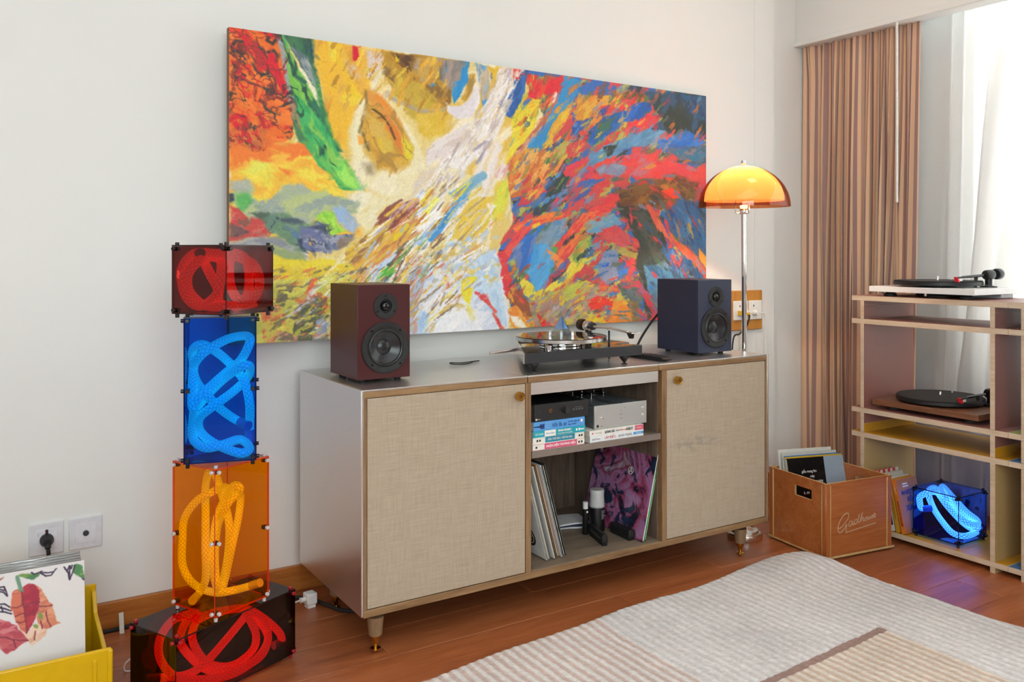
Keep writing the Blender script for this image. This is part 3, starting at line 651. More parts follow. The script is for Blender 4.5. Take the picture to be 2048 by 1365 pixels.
([[133,442],[153,435],[153,474],[129,472]],'a8b0c8/98a8c8/b0a0a0',0,8,80,2,9,2),
([[143,404],[153,402],[153,423],[145,421]],'e0644a',0,7,0,1,5,1),
([[-4,-1],[74,0],[82,47],[91,92],[94,129],[78,164],[52,171],[16,178],[-4,181]],'3f3a3c',0,-26,-48,1.5,26,1),
([[-4,-1],[74,0],[82,47],[91,92],[94,129],[78,164],[52,171],[16,178],[-4,181]],'8a3a34',0,-19,-40,1.7,24,1),
([[-4,-1],[74,0],[82,47],[91,92],[94,129],[78,164],[52,171],[16,178],[-4,181]],'d82a38',0,-17,-52,1.7,22,1),
([[74,0],[97,34],[137,104],[159,151],[190,192],[178,200],[137,179],[105,151],[94,91],[84,40]],'2a5548',0,-24,-60,3.5,12,1),
([[74,0],[97,34],[137,104],[159,151],[190,192],[178,200],[137,179],[105,151],[94,91],[84,40]],'8ac85a',0,-30,-60,3.5,12,1),
([[52,281],[105,280],[145,291],[178,310],[186,326],[145,335],[105,330],[74,311]],'4a5468',0,-20,-20,1.6,22,1),
([[216,90],[211,171],[237,199],[273,201],[301,169],[279,113],[246,83]],'b08a44',0,-34,-55,3,12,1)]
LEAF=[
([[677,112],[716,160],[748,227],[783,279],[796,327],[812,398],[834,427],[796,433],[748,446],[712,436],[687,391],[681,346],[687,304],[706,247]],'d98a6a/d07a62/e0a080/c8705c',0,40,0,2,10,4),
([[661,407],[693,394],[728,439],[751,452],[735,491],[693,520],[661,536],[645,552],[636,513],[588,452],[572,411],[620,452]],'e8c0a8/e0ae98/efcfb8',0,40,0,2,10,4),
([[537,131],[559,121],[581,137],[591,195],[601,263],[610,346],[613,449],[591,430],[559,378],[540,317],[518,253],[518,186],[524,150]],'d5765c/cf6a58/e09478/c8604c',0,40,0,2,10,4),
([[581,141],[601,109],[633,96],[674,112],[696,157],[706,218],[696,276],[681,330],[652,401],[613,452],[607,346],[597,253],[588,192]],'b8384a/c04450/a83048/c85058',0,40,0,2,10,4),
([[412,272],[450,308],[508,346],[553,382],[581,427],[629,507],[578,523],[540,549],[489,565],[447,520],[396,459]],'cc6870/c45a66/d88088/b84c5c',0,40,0,2,10,4),
([[559,38],[565,70],[575,109],[585,141]],'6f9a80',26,40,0,2,4,4),
([[569,22],[601,22],[649,28],[703,35],[696,57],[668,73],[642,73],[601,54],[575,38]],'6f9a58/8aa868/4f8458/7f9a48',0,40,0,2,10,4),
([[923,22],[952,19],[987,35],[994,76],[1000,141],[965,118],[923,80]],'4f8a58/6a9a5a/5f9060/88a860',0,40,0,2,10,4),
([[990,134],[1010,150]],'4a3a58',14,40,0,2,2,4),
([[684,317],[703,317],[725,353],[712,372],[693,359]],'7f9a50/90a858',0,40,0,2,10,4),
([[655,407],[668,391],[690,407],[687,430],[668,427]],'88a058/9aac60',0,40,0,2,10,4),
([[588,208],[604,269],[610,346],[617,443]],'8a3a48',9,40,0,2,6,3),
([[585,147],[591,195],[588,237]],'8a3a48',9,40,0,2,6,3),
([[607,359],[575,366],[556,356]],'8a3a48',9,40,0,2,6,3),
([[604,301],[569,308],[546,317]],'8a3a48',9,40,0,2,6,3),
([[597,240],[556,253],[527,247]],'8a3a48',9,40,0,2,6,3),
([[607,256],[668,240],[703,247]],'8a3a48',9,40,0,2,6,3),
([[610,330],[661,304]],'8a3a48',9,40,0,2,6,3),
([[706,382],[716,436]],'8a3a48',9,40,0,2,6,3),
([[700,276],[748,285],[786,285]],'8a3a48',9,40,0,2,6,3),
([[741,321],[754,391],[773,433]],'8a3a48',9,40,0,2,6,3),
([[527,475],[489,449],[425,427]],'8a3a48',9,40,0,2,6,3),
([[534,475],[546,529]],'8a3a48',9,40,0,2,6,3),
([[626,504],[534,475]],'8a3a48',9,40,0,2,6,3),
([[674,449],[665,507]],'8a3a48',9,40,0,2,6,3),
([[649,25],[668,38],[703,31],[716,25]],'3a2f4a',10,40,0,2,4,3),
([[706,38],[744,67],[776,70],[812,25]],'3a2f4a',10,40,0,2,4,3),
([[712,35],[757,47],[792,47]],'3a2f4a',10,40,0,2,4,3),
([[863,22],[888,64],[901,125],[917,80],[936,28]],'3a2f4a',10,40,0,2,4,3),
([[882,57],[901,22],[911,47],[917,22]],'3a2f4a',10,40,0,2,4,3),
([[901,22],[898,73],[901,121]],'3a2f4a',10,40,0,2,4,3),
([[438,89],[476,92],[486,121],[495,160],[470,128],[438,118]],'3a2f4a',10,40,0,2,4,3),
([[450,105],[479,118]],'3a2f4a',10,40,0,2,4,3),
([[438,205],[476,211],[511,240]],'3a2f4a',10,40,0,2,4,3),
([[438,227],[476,243],[518,269]],'3a2f4a',10,40,0,2,4,3),
([[438,256],[482,269],[521,292]],'3a2f4a',10,40,0,2,4,3),
([[457,224],[470,263]],'3a2f4a',10,40,0,2,4,3),
([[431,28],[450,28],[476,19],[463,35],[444,41]],'a8604a',0,40,0,2,10,4)]
ROPES={'blue':[[61,0,69],[28,35,82],[-4,-10,117],[-34,-35,156],[-60,16,183],[-66,24,216],[-46,-27,250],[-11,-22,274],[24,31,285],[61,16,289],[66,-32,276],[45,-5,232],[11,34,199],[-20,-3,175],[-54,-36,144],[-66,8,88],[-66,28,37],[-35,-23,25],[5,-26,31],[44,27,30],[66,-16,16],[45,-65,16],[-12,-10,29],[-49,33,52],[-52,0,92],[-19,-35,126],[24,7,151],[61,36,183],[66,-16,218],[45,-29,218],[4,22,183],[-29,21,151],[-62,-32,123],[-66,-20,168],[-66,28,220],[-66,4,260],[-42,-35,276],[-12,2,254],[24,35,215],[53,-8,181],[66,-28,128],[66,20,69],[65,28,25]],
'orange':[[-65,24,16],[-27,49,17],[-35,15,61],[-50,-4,145],[-18,37,215],[-13,44,278],[-38,-3,326],[-23,-9,314],[18,24,261],[18,3,220],[-7,-38,191],[9,-15,122],[27,22,53],[-3,0,24],[-31,-19,67],[-3,20,119],[12,29,174],[-8,-22,231],[6,-38,260],[52,-8,249],[43,-12,199],[3,-41,154],[6,-18,89],[24,24,18],[-5,7,23],[-36,-15,101],[-8,14,182],[24,24,233],[11,-32,286],[16,-51,281],[39,-3,251],[20,12,275],[-35,-11,278],[-53,24,256],[-61,61,209],[-65,64,156],[-65,64,96],[-56,47,57],[-14,55,20],[-13,-3,23],[0,-38,31],[56,-22,18],[64,-64,35]],
'red':[[66,-64,39],[65,-40,22],[14,-31,16],[-29,-18,16],[-16,45,18],[-42,63,49],[-66,48,86],[-58,32,116],[0,45,132],[7,14,122],[-31,-17,78],[-12,5,29],[29,18,16],[20,-31,16],[37,-63,40],[65,-53,76],[65,-35,113],[8,-42,130],[-8,-30,134],[28,7,101],[25,-1,60],[-1,-44,33],[27,-46,40],[65,-22,80],[36,-38,122],[-7,-44,140],[-7,17,140],[-26,63,140],[-64,63,110],[-66,64,74],[-48,63,33],[-16,51,16],[-31,-10,50],[-30,12,90],[-4,56,122],[-30,43,140]],
'dark':[[-148,69,25],[-108,53,17],[-74,20,18],[-45,-8,39],[25,3,65],[63,-17,109],[49,-67,147],[87,-67,116],[116,-54,58],[95,-58,23],[43,-67,19],[-6,-49,17],[-29,0,18],[-51,38,51],[-87,25,106],[-47,55,131],[-19,53,141],[-42,56,146],[-89,53,147],[-109,69,112],[-115,68,73],[-108,47,37],[-90,18,17],[-58,-38,16],[-1,-68,16],[70,-68,26],[103,-69,62],[102,-37,100],[45,-58,146],[64,-68,90],[81,-36,32],[16,-35,18],[-36,-10,40],[-52,23,89],[-20,59,112],[-17,21,141],[20,-3,147],[57,-38,146],[108,-43,107],[139,-67,66],[148,-69,37],[127,-67,35]],
'cube':[[68,-69,33],[62,-61,16],[-18,-67,17],[-24,-26,18],[4,29,39],[-3,56,78],[-56,43,137],[-7,69,147],[26,69,147],[-5,35,135],[-32,-12,110],[10,-28,64],[60,-33,28],[43,-68,32],[58,-69,41],[42,-43,55],[39,-7,79],[-22,-6,132],[12,38,146],[69,68,147],[47,42,146],[-19,-27,140],[18,-50,93],[68,-62,56],[48,-68,46],[-4,-59,63],[10,-6,94],[17,37,123],[-18,42,146],[-56,50,146],[-68,69,130],[-69,69,107],[-68,62,90],[-44,46,90]]}

# ------------------------------------------------------------------ shared materials
def wall_paint(name, c):
    t = NT(name); v = t.coord()
    n1 = t.noise(v, 220, 3, 0.6); n2 = t.noise(v, 1.3, 2)
    cc = hx(c); col = t.ramp(n2, [(0.3, tuple(x * 0.975 for x in cc[:3]) + (1,)), (0.7, cc)])
    return t.done(t.pbr(col, 0.72, 0, t.bump(n1, 0.10, 0.0012), 0.3))
M_wall = wall_paint('wall_paint', 'e6e6e3')
M_ceil = wall_paint('ceiling_paint', 'f0efec')
M_floor = wood('floor_laminate', '8a4a2c', 'a05a33', 'b36b42', 'X', 1.0, 0.34, var=True, spec=0.5)
M_base = wood('baseboard_wood', '8a4a1c', 'a86428', 'bd7a36', 'X', 1.2, 0.4)
M_oak = wood('oak_trim', '6d4e32', '8b6946', 'a3815a', 'X', 1.6, 0.5)
M_oakv = wood('oak_trim_upright', '6d4e32', '886644', '9e7c56', 'Z', 1.6, 0.5)
M_oakd = wood('grey_oak_inside', '54443a', '6e5b4d', '84705f', 'Z', 1.5, 0.6)
M_oakf = wood('grey_oak_floor', '5f5144', '7d6c5a', '94826d', 'X', 1.2, 0.55)
M_steel = metal('brushed_steel', 'e2e1df', 0.33, 'X', 0.04)
M_chrome = metal('chrome', 'e8e6e4', 0.06)
M_alu = metal('satin_aluminium', 'cfcdca', 0.22)
M_brass = metal('brass', 'd0a24a', 0.18)
M_black = plain('17171a', 0.45)
M_blackg = plain('0c0c0e', 0.12, 0, 0.6, 0.03)
M_rubber = plain('1b1b1c', 0.65)
M_white = plain('e9e7e3', 0.4)
M_paper = plain('d6d0c4', 0.75, 0, 0.3, 0.10, 240)
M_ply = wood('plywood_edge', 'b8a086', 'cab39a', 'd6c2ac', 'Y', 2.0, 0.5)

# ------------------------------------------------------------------ room shell
floor = struct('floor', MB().box(-1.9, 3.7, -2.3, 2.9, -0.06, -0.006), M_floor, 'reddish brown laminate floor of long boards')
row = 0; y1 = 2.726
PW = 0.1605
while y1 > 0.55:
    x = -1.2 + [0.0, 0.786, 0.30, 0.95, 0.5][row % 5] - 1.2 + (0.0 if row != 2 else 0.0)
    while x < 3.55:
        xa, xb = max(x, -1.9), min(x + 1.2, 3.55)
        if xb - xa > 0.05 and xb > (-0.5):
            MB().box(xa + 0.0004, xb - 0.0004, y1 - PW + 0.0004, y1 - 0.0004, -0.006, 0.0).build('plank', M_floor, floor, bevel=0.0012, seg=1)
        x += 1.2
    row += 1; y1 -= PW
struct('wall_back', MB().box(-1.9, 3.07, 2.66, 2.9, -0.06, 2.7).box(3.07, 3.7, 2.72, 2.9, -0.06, 2.7), M_wall, 'off-white painted wall behind the console and painting')
struct('wall_left', MB().box(-2.0, -1.9, -2.3, 2.9, -0.06, 2.7), M_wall)
struct('wall_front', MB().box(-2.0, 3.7, -2.4, -2.3, -0.06, 2.7), M_wall)
struct('ceiling', MB().box(-2.0, 3.7, -2.4, 2.9, 2.7, 2.8), M_ceil)
WX = 3.56
struct('wall_right', MB().box(WX, 3.7, -2.3, -0.9, -0.06, 2.7).box(WX, 3.7, 2.02, 2.9, -0.06, 2.7).box(WX, 3.7, -0.9, 2.02, -0.06, 0.50).box(WX, 3.7, -0.9, 2.02, 2.4, 2.7), M_wall,
       'off-white window wall behind the curtains')
win = struct('window_1', MB().box(WX + 0.04, WX + 0.10, -0.9, 2.02, 0.50, 0.56).box(WX + 0.04, WX + 0.10, -0.9, 2.02, 2.34, 2.4)
       .box(WX + 0.04, WX + 0.10, -0.9, -0.84, 0.56, 2.34).box(WX + 0.04, WX + 0.10, 1.96, 2.02, 0.56, 2.34).box(WX + 0.04, WX + 0.10, 0.60, 0.66, 0.56, 2.34), M_white,
       'white framed window hidden behind the sheer curtains')
M_glass = acrylic('window_glass', (0.96, 0.98, 0.97, 1))
for a, b in ((-0.84, 0.60), (0.66, 1.96)):
    bx('pane', (WX + 0.065, WX + 0.071, a, b, 0.56, 2.34), M_glass, win)
struct('trim_1', MB().box(3.29, 3.36, -2.3, 2.72, 2.035, 2.7).box(3.277, 3.36, -2.3, 2.72, 2.012, 2.035), M_wall, 'boxed cornice above the curtains', bevel=0.003)
struct('trim_2', MB().box(2.945, 3.07, 2.658, 2.66, 0.08, 2.7), M_wall, 'slightly raised wall strip behind the floor lamp')
bb = struct('baseboard_back', MB().box(-1.9, 3.07, 2.643, 2.66, 0, 0.078).box(3.07, 3.55, 2.703, 2.72, 0, 0.078), M_base, 'orange brown wooden baseboard along the back wall', bevel=0.002)

# ------------------------------------------------------------------ curtains
def cloth_sheet(name, prof, zs, mat, thick=0.0015, uper=None, split=1):
    # prof(s, h) -> (x, y);  h = 0 at the top .. 1 at the hem
    ns = int(split); rows = []
    co = np.zeros((len(zs), ns, 3)); u = np.zeros(ns)
    for j, z in enumerate(zs):
        h = (zs[0] - z) / (zs[0] - zs[-1])
        for i in range(ns):
            x, y = prof(i / (ns - 1), h); co[j, i] = (x, y, z)
    mid = co[len(zs) // 2]
    u[1:] = np.cumsum(np.hypot(*(np.diff(mid[:, :2], axis=0).T)))
    o = grid_mesh(name, co[::-1], None, ns, len(zs), mat)
    me = o.data; uv = me.uv_layers.new(name='UVMap')
    vi = np.zeros(len(me.loops), np.int32); me.loops.foreach_get('vertex_index', vi)
    U = u[vi % ns]; V = (vi // ns) / len(zs)
    uv.data.foreach_set('uv', np.stack([U, V], 1).reshape(-1).astype(np.float32))
    md = o.modifiers.new('thickness', 'SOLIDIFY'); md.thickness = thick
    return o
def stripe_cloth():
    t = NT('striped_curtain_cloth')
    tc = t.n('ShaderNodeTexCoord'); sp = t.n('ShaderNodeSeparateXYZ'); t.set(sp.inputs[0], tc.outputs['UV'])
    f = t.math('FRACT', t.math('DIVIDE', sp.outputs[0], 0.088))
    be, mv, tp, pl = hx('e4be9e'), hx('a5857f'), hx('b89a86'), hx('917270')
    c = t.ramp(f, [(0.0, be), (0.30, mv), (0.52, be), (0.70, tp), (0.86, pl), (0.97, be)], 'CONSTANT')
    nz = t.noise(t.coord('UV', (900, 900, 1)), 1.0, 2)
    c = t.mix(t.math('MULTIPLY', nz, 0.12), c, hx('3a2a26'))
    return t.done(t.pbr(c, 0.8, 0, t.bump(nz, 0.15, 0.0006), 0.2, **{'Sheen__Weight': 0.15}))
def fold(s, h, n, ph, amp):
    w = s * n + 0.6 * math.sin(6.1 * s + ph) + 0.25 * math.sin(15 * s + 2 * ph)
    return amp * (math.sin(2 * PI * w) + 0.35 * math.sin(4 * PI * w + 1.1 + ph) * (0.5 + 0.5 * h))
def striped_prof(s, h):
    y0 = 2.700 + 0.006 * math.sin(PI * h) ; y1 = 2.135 + 0.035 * min(1, h * 1.3)
    yy = y0 + (y1 - y0) * s
    amp = 0.012 + 0.006 * min(1.0, 0.25 + h * 2.0)
    edge = min(1.0, s * 14, (1 - s) * 9)
    x = 3.348 - (0.02 if s < .06 else 0.0) + fold(s + 0.010 * math.sin(4 * h + 9 * s) + 0.004 * math.sin(7 * h + 31 * s), h, 12.5, 0.7, amp) * edge
    pin = max(0.0, 1 - abs(s - 0.06) / 0.07) * max(0.0, 1 - h / 0.09)
    return x - 0.02 * pin, yy + 0.012 * math.cos(2 * PI * s * 12.5) * (0.4 + h)
zs = list(np.linspace(2.03, 0.02, 60))
tag(cloth_sheet('striped_curtain', striped_prof, zs, stripe_cloth(), 0.0018, split=420), 'beige and plum striped curtain gathered in the corner by the floor lamp', 'curtain')
def sheer_mat():
    t = NT('sheer_cloth')
    v = t.coord('UV', (700, 700, 1)); nz = t.noise(v, 1.0, 2)
    d = t.n('ShaderNodeBsdfDiffuse'); d.inputs['Color'].default_value = hx('e6e4e2')
    tl = t.n('ShaderNodeBsdfTranslucent'); tl.inputs['Color'].default_value = hx('f0eeec')
    tr = t.n('ShaderNodeBsdfTransparent')
    m1 = t.n('ShaderNodeMixShader'); m1.inputs[0].default_value = 0.55; t.set(m1.inputs[1], d.outputs[0]); t.set(m1.inputs[2], tl.outputs[0])
    m2 = t.n('ShaderNodeMixShader'); t.set(m2.inputs[0], t.math('MULTIPLY_ADD', nz, 0.12, 0.12)); t.set(m2.inputs[1], m1.outputs[0]); t.set(m2.inputs[2], tr.outputs[0])
    return t.done(m2.outputs[0])
M_sheer = sheer_mat()
def sheer1(s, h):
    y = 2.36 - 0.60 * s + 0.10 * h * (1 - s)
    return 3.468 + fold(s, h, 6.5, 2.1, 0.012 + 0.012 * h), y
def sheer2(s, h):
    y = 1.84 + 0.20 * h - (2.9 + 0.20 * h) * s
    return 3.40 + fold(s + 0.02 * math.sin(3 * h), h, 20, 0.4, 0.010 + 0.016 * h), y
zs = list(np.linspace(2.06, 0.03, 24))
tag(cloth_sheet('sheer_curtain', sheer1, zs, M_sheer, 0.0008, split=160), 'pale sheer curtain panel showing right beside the striped curtain', 'curtain')
tag(cloth_sheet('sheer_curtain', sheer2, zs, M_sheer, 0.0008, split=420), 'white sheer curtain glowing in front of the window at far right', 'curtain')
tag(MB().cyl((3.268, 2.186, 1.263), 0.0055, 0.745, 12).build('curtain_wand', plain('d8d4cc', 0.35)), 'thin white wand hanging in front of the striped curtain', 'curtain wand')

# ------------------------------------------------------------------ painting
def flow(x, y):
    if x < 190: return -40 + 60 * math.sin(x / 23.0 + y / 31.0)
    k = min(1, max(0, (x - 620) / 280)) * min(1, max(0, (y - 90) / 170))
    return 45 - 98 * k
NX, NY = 960, 452
img, X, Y, N = paint(1000, PAINT_H, NX, NY, PAINT, 'e3c878', dabs=5000, flow=flow, grain=0.05, strokes=STROKES)
PWD, ZT, ZB = 1.971, 1.709, 0.785
pt = thing('wall_painting', 'large unframed abstract painting of bright swirling colours on the back wall', 'painting', (0.658, 2.572, 0), R(1.80))
co = np.stack([X / 1000 * PWD, -0.0005 * np.abs(fbm(X / 5.0, Y / 5.0, 6, 3) - 0.5) * 2 - 0.0006, ZT - (Y / PAINT_H) * (ZT - ZB)], -1)
co[0, :, 1] = co[-1, :, 1] = 0; co[:, 0, 1] = co[:, -1, 1] = 0
grid_mesh('canvas', co, img, NX, NY, painted('oil_paint', 0.55, 0.12, 260, 0.35), pt)
bx('stretcher', (0, PWD, 0.0005, 0.024, ZB, ZT), plain('7a5a3c', 0.7), pt)

# ------------------------------------------------------------------ console cabinet
def burlap():
    t = NT('burlap')
    v = t.coord('Object', (1, 1, 1))
    a = t.n('ShaderNodeTexWave', _wave_type='BANDS', _bands_direction='X'); t.set(a.inputs['Vector'], v); a.inputs['Scale'].default_value = 150; a.inputs['Distortion'].default_value = 1.2; a.inputs['Detail Scale'].default_value = 2
    b = t.n('ShaderNodeTexWave', _wave_type='BANDS', _bands_direction='Z'); t.set(b.inputs['Vector'], v); b.inputs['Scale'].default_value = 150; b.inputs['Distortion'].default_value = 1.2; b.inputs['Detail Scale'].default_value = 2
    w = t.math('MULTIPLY', a.outputs['Fac'], b.outputs['Fac'])
    th = t.noise(t.coord('Object', (380, 1, 14)), 1, 3); th2 = t.noise(t.coord('Object', (14, 1, 380)), 1, 3)
    f = t.math('MULTIPLY_ADD', t.math('ADD', th, th2), 0.5, t.math('MULTIPLY', w, 0.22))
    c = t.ramp(f, [(0.25, hx('9d8c77')), (0.58, hx('b4a28e')), (0.95, hx('c7b8a5'))])
    sm = t.math('MULTIPLY', t.noise(t.coord('Object', (9, 1, 30), (0, 0.25, 0)), 1.0, 4), 1.0)
    return t, c, f
def burlap_done(smudge):
    t, c, f = burlap()
    if smudge:   # grey chalky scuff on the right-hand door
        tc = t.n('ShaderNodeTexCoord')
        mp = t.n('ShaderNodeMapping'); t.set(mp.inputs['Vector'], tc.outputs['Object']); mp.inputs['Location'].default_value = (-2.05 * 7, 0, -0.425 * 30); mp.inputs['Scale'].default_value = (7, 0, 30); mp.inputs['Rotation'].default_value = (0, 0, 0)
        ln = t.n('ShaderNodeVectorMath', _operation='LENGTH'); t.set(ln.inputs[0], mp.outputs[0])
        nz = t.noise(t.coord('Object', (30, 1, 60)), 1, 4)
        k = t.math('SUBTRACT', 1.0, ln.outputs['Value'])
        k = t.math('MULTIPLY', t.math('MAXIMUM', k, 0.0), t.ramp(nz, [(0.45, (0, 0, 0, 1)), (0.6, (1, 1, 1, 1))]))
        c = t.mix(t.math('MINIMUM', t.math('MULTIPLY', k, 0.6), 0.35), c, hx('6f7370'))
    return t.done(t.pbr(c, 0.85, 0, t.bump(f, 0.5, 0.0012), 0.2))
CX0, CX1, CY0, CY1, CZ0, CZ1 = 0.873, 2.403, 2.105, 2.585, 0.105, 0.696
cab = thing('record_console', 'long low sideboard with brushed steel sides and two burlap doors', 'cabinet', (0, 0, 0))
E = 0.016
XL, XA, XB, XC, XD = CX0 + E, 1.381, 1.400, 1.905, 1.925
# carcass
bx('side_panel', (CX0, CX0 + 0.006, CY0, CY1, CZ0 + 0.004, CZ1), M_steel, cab, 0.001)['label'] = 'brushed steel left side'
bx('side_panel', (CX1 - 0.006, CX1, CY0, CY1, CZ0 + 0.004, CZ1), M_steel, cab, 0.001)
for a, b in ((CX0 + 0.0062, 1.3872), (1.3888, 1.8902), (1.8918, CX1 - 0.0062)):
    bx('top_panel', (a, b, CY0 + 0.0015, CY1, CZ1 - 0.005, CZ1), M_steel, cab, 0.0008)
    bx('top_rail', (a + 0.0005, b - 0.0005, CY0, CY1 - 0.002, CZ1 - 0.021, CZ1 - 0.0052), M_oak, cab, 0.0015)
bx('base_panel', (CX0 + 0.006, CX1 - 0.006, CY0, CY1, CZ0, CZ0 + 0.0195), M_oak, cab, 0.0015)
bx('base_plinth', (CX0 + 0.03, CX1 - 0.03, CY0 + 0.03, CY1 - 0.02, CZ0 - 0.010, CZ0), M_oakd, cab)
bx('back_panel', (CX0 + 0.006, CX1 - 0.006, CY1 - 0.012, CY1, CZ0 + 0.02, CZ1 - 0.021), M_oakd, cab)
for a, b in ((CX0 + 0.0062, XL), (XA, XB), (XC, XD), (CX1 - E, CX1 - 0.0062)):
    bx('upright', (a, b, CY0, CY1 - 0.012, CZ0 + 0.0195, CZ1 - 0.021), M_oakv, cab, 0.0012)
for a, b in ((XB, XB + 0.004), (XC - 0.004, XC)):
    bx('inner_lining', (a, b, CY0 + 0.02, CY1 - 0.012, CZ0 + 0.0195, CZ1 - 0.021), M_oakd, cab)
bx('compartment_floor', (XB + 0.004, XC - 0.004, CY0 + 0.004, CY1 - 0.012, CZ0 + 0.0195, CZ0 + 0.0215), M_oakf, cab)
bx('drawer_front', (XB + 0.001, XC - 0.012, CY0 + 0.004, CY0 + 0.012, 0.6385, 0.6745), M_steel, cab, 0.001)
bx('drawer', (XB + 0.006, XC - 0.014, CY0 + 0.012, CY1 - 0.1, 0.648, 0.674), M_black, cab)
bx('shelf', (XB + 0.004, XC - 0.0045, CY0 + 0.004, CY1 - 0.013, 0.454, 0.473), M_oakf, cab, 0.001)
bx('shelf_edge', (XB + 0.004, XC - 0.0045, CY0 + 0.0015, CY0 + 0.0042, 0.454, 0.473), plain('8d8078', 0.35, 0.3), cab)
bx('adjuster_strip', (1.893, 1.900, 2.40, 2.408, 0.13, 0.63), M_steel, cab)
for i, (a, b, kx, kz) in enumerate(((XL, XA, 1.352, 0.6415), (XD, CX1 - E, 1.962, 0.640))):
    d = bx('door', (a + 0.0018, b - 0.0018, CY0 + 0.001, CY0 + 0.018, CZ0 + 0.022, CZ1 - 0.0225), burlap_done(i == 1), cab, 0.0008)
    k = MB().lathe([(0, 0), (0.007, 0), (0.007, 0.006), (0.0125, 0.0075), (0.0132, 0.009), (0.0132, 0.022), (0.0125, 0.0235), (0.0105, 0.0235), (0.0095, 0.0222), (0, 0.0222)], 28, axis='-Y').build('knob', M_brass, d, (kx, CY0 + 0.001, kz))
    em = MB()
    for a_ in range(4):
        em.at((0, -0.0231, 0), (0, R(45 * a_ + 10), 0)).box(-0.0065, 0.0065, 0, 0.001, -0.0008, 0.0008)
    em.build('emblem', plain('6a4a16', 0.5), d, (kx, CY0 + 0.001, kz))
# tapered legs on brass spikes
for x, y in ((0.924, 2.1315), (2.290, 2.1315), (0.935, 2.445), (2.300, 2.445)):
    lg = MB().lathe([(0, 0.095), (0.0225, 0.095), (0.0175, 0.046), (0.0165, 0.045), (0, 0.045)], 28).build('leg', wood('oak_leg', '6d5640', '86694c', '9a7c5c', 'Z', 1.4, 0.5), cab, (x, y, 0))
    MB().lathe([(0, 0.045), (0.0125, 0.045), (0.0125, 0.040), (0.0105, 0.036), (0.0045, 0.016), (0.0036, 0.012), (0.0135, 0.0105), (0.0135, 0.0075), (0.006, 0.0065), (0.0035, 0.0), (0, 0.0)], 24).build('brass_foot', M_brass, lg)

# ------------------------------------------------------------------ loudspeakers on the console
def speaker(name, label, loc, w, d, h, skin):
    t = thing(name, label, 'speaker', loc, 0, 'pair of bookshelf speakers on the console')
    cx = w / 2 + 0.004
    zt_, rt = h - 0.060, 0.036; zw, rw = 0.009 + 0.086, 0.0715
    cb = bx('cabinet_box', (0, w, 0, d, 0.009, h), skin, t)
    cut(cb, MB().cyl((cx, 0.016, zw), 0.050, 0.03, 48, '-Y').cyl((cx, 0.008, zt_), 0.0192, 0.03, 36, '-Y'))
    b = cb.modifiers.new('bevel', 'BEVEL'); b.width = 0.0014; b.segments = 2; b.limit_method = 'ANGLE'; b.angle_limit = R(40)
    tw = MB().lathe([(rt, 0), (rt, 0.002), (rt - 0.001, 0.003), (0.022, 0.003), (0.0185, 0.0022), (0.017, -0.004), (0.0145, -0.0045), (0, -0.0045)], 40, axis='-Y').build('tweeter', M_rubber, t, (cx, 0, zt_))
    MB().lathe([(0.0135, -0.004), (0.012, 0.0015), (0.008, 0.0050), (0.004, 0.0062), (0, 0.0066)], 28, axis='-Y').build('dome', M_blackg, tw)
    for a in (90, 210, 330):
        MB().lathe([(0.0026, 0.003), (0.0026, 0.0036), (0.0018, 0.0036), (0, 0.0030)], 12, axis='-Y').build('screw', M_blackg, tw, (0.029 * math.cos(R(a)), 0, 0.029 * math.sin(R(a))))
    wf = MB().lathe([(rw, 0), (rw, 0.003), (rw - 0.002, 0.0048), (0.0585, 0.0048), (0.0565, 0.0035), (0.0515, 0.0030)], 56, axis='-Y').build('woofer', M_rubber, t, (cx, 0, zw))
    MB().lathe([(0.0535, 0.0022), (0.0515, 0.0052), (0.0485, 0.0066), (0.0455, 0.0052), (0.0440, 0.0015)], 48, axis='-Y').build('surround', plain('141415', 0.35), wf)
    MB().lathe([(0.0442, 0.0018), (0.032, -0.006), (0.021, -0.0105), (0.017, -0.0075), (0.009, -0.0050), (0, -0.0042)], 48, axis='-Y').build('cone', plain('1e1e22', 0.28, 0, 0.5), wf)
    for a in (48, 132, 228, 312):
        MB().lathe([(0.0032, 0.0045), (0.0032, 0.0056), (0.002, 0.0056), (0, 0.0048)], 12, axis='-Y').build('screw', M_blackg, wf, (0.0625 * math.cos(R(a)), 0, 0.0625 * math.sin(R(a))))
    for x in (0.025, w - 0.025):
        for y in (0.03, d - 0.03):
            MB().lathe([(0, 0), (0.009, 0), (0.011, 0.009), (0, 0.009)], 16).build('foot', M_rubber, t, (x, y, 0))
    return t
speaker('bookshelf_speaker', 'dark red bookshelf speaker on the left end of the console', (0.910, 2.220, 0.696), 0.157, 0.205, 0.269, plain('451417', 0.36, 0, 0.5, 0.06, 500))
speaker('bookshelf_speaker', 'navy blue bookshelf speaker on the right end of the console', (2.152, 2.195, 0.696), 0.163, 0.208, 0.263, plain('1e2640', 0.5, 0, 0.5, 0.06, 500))

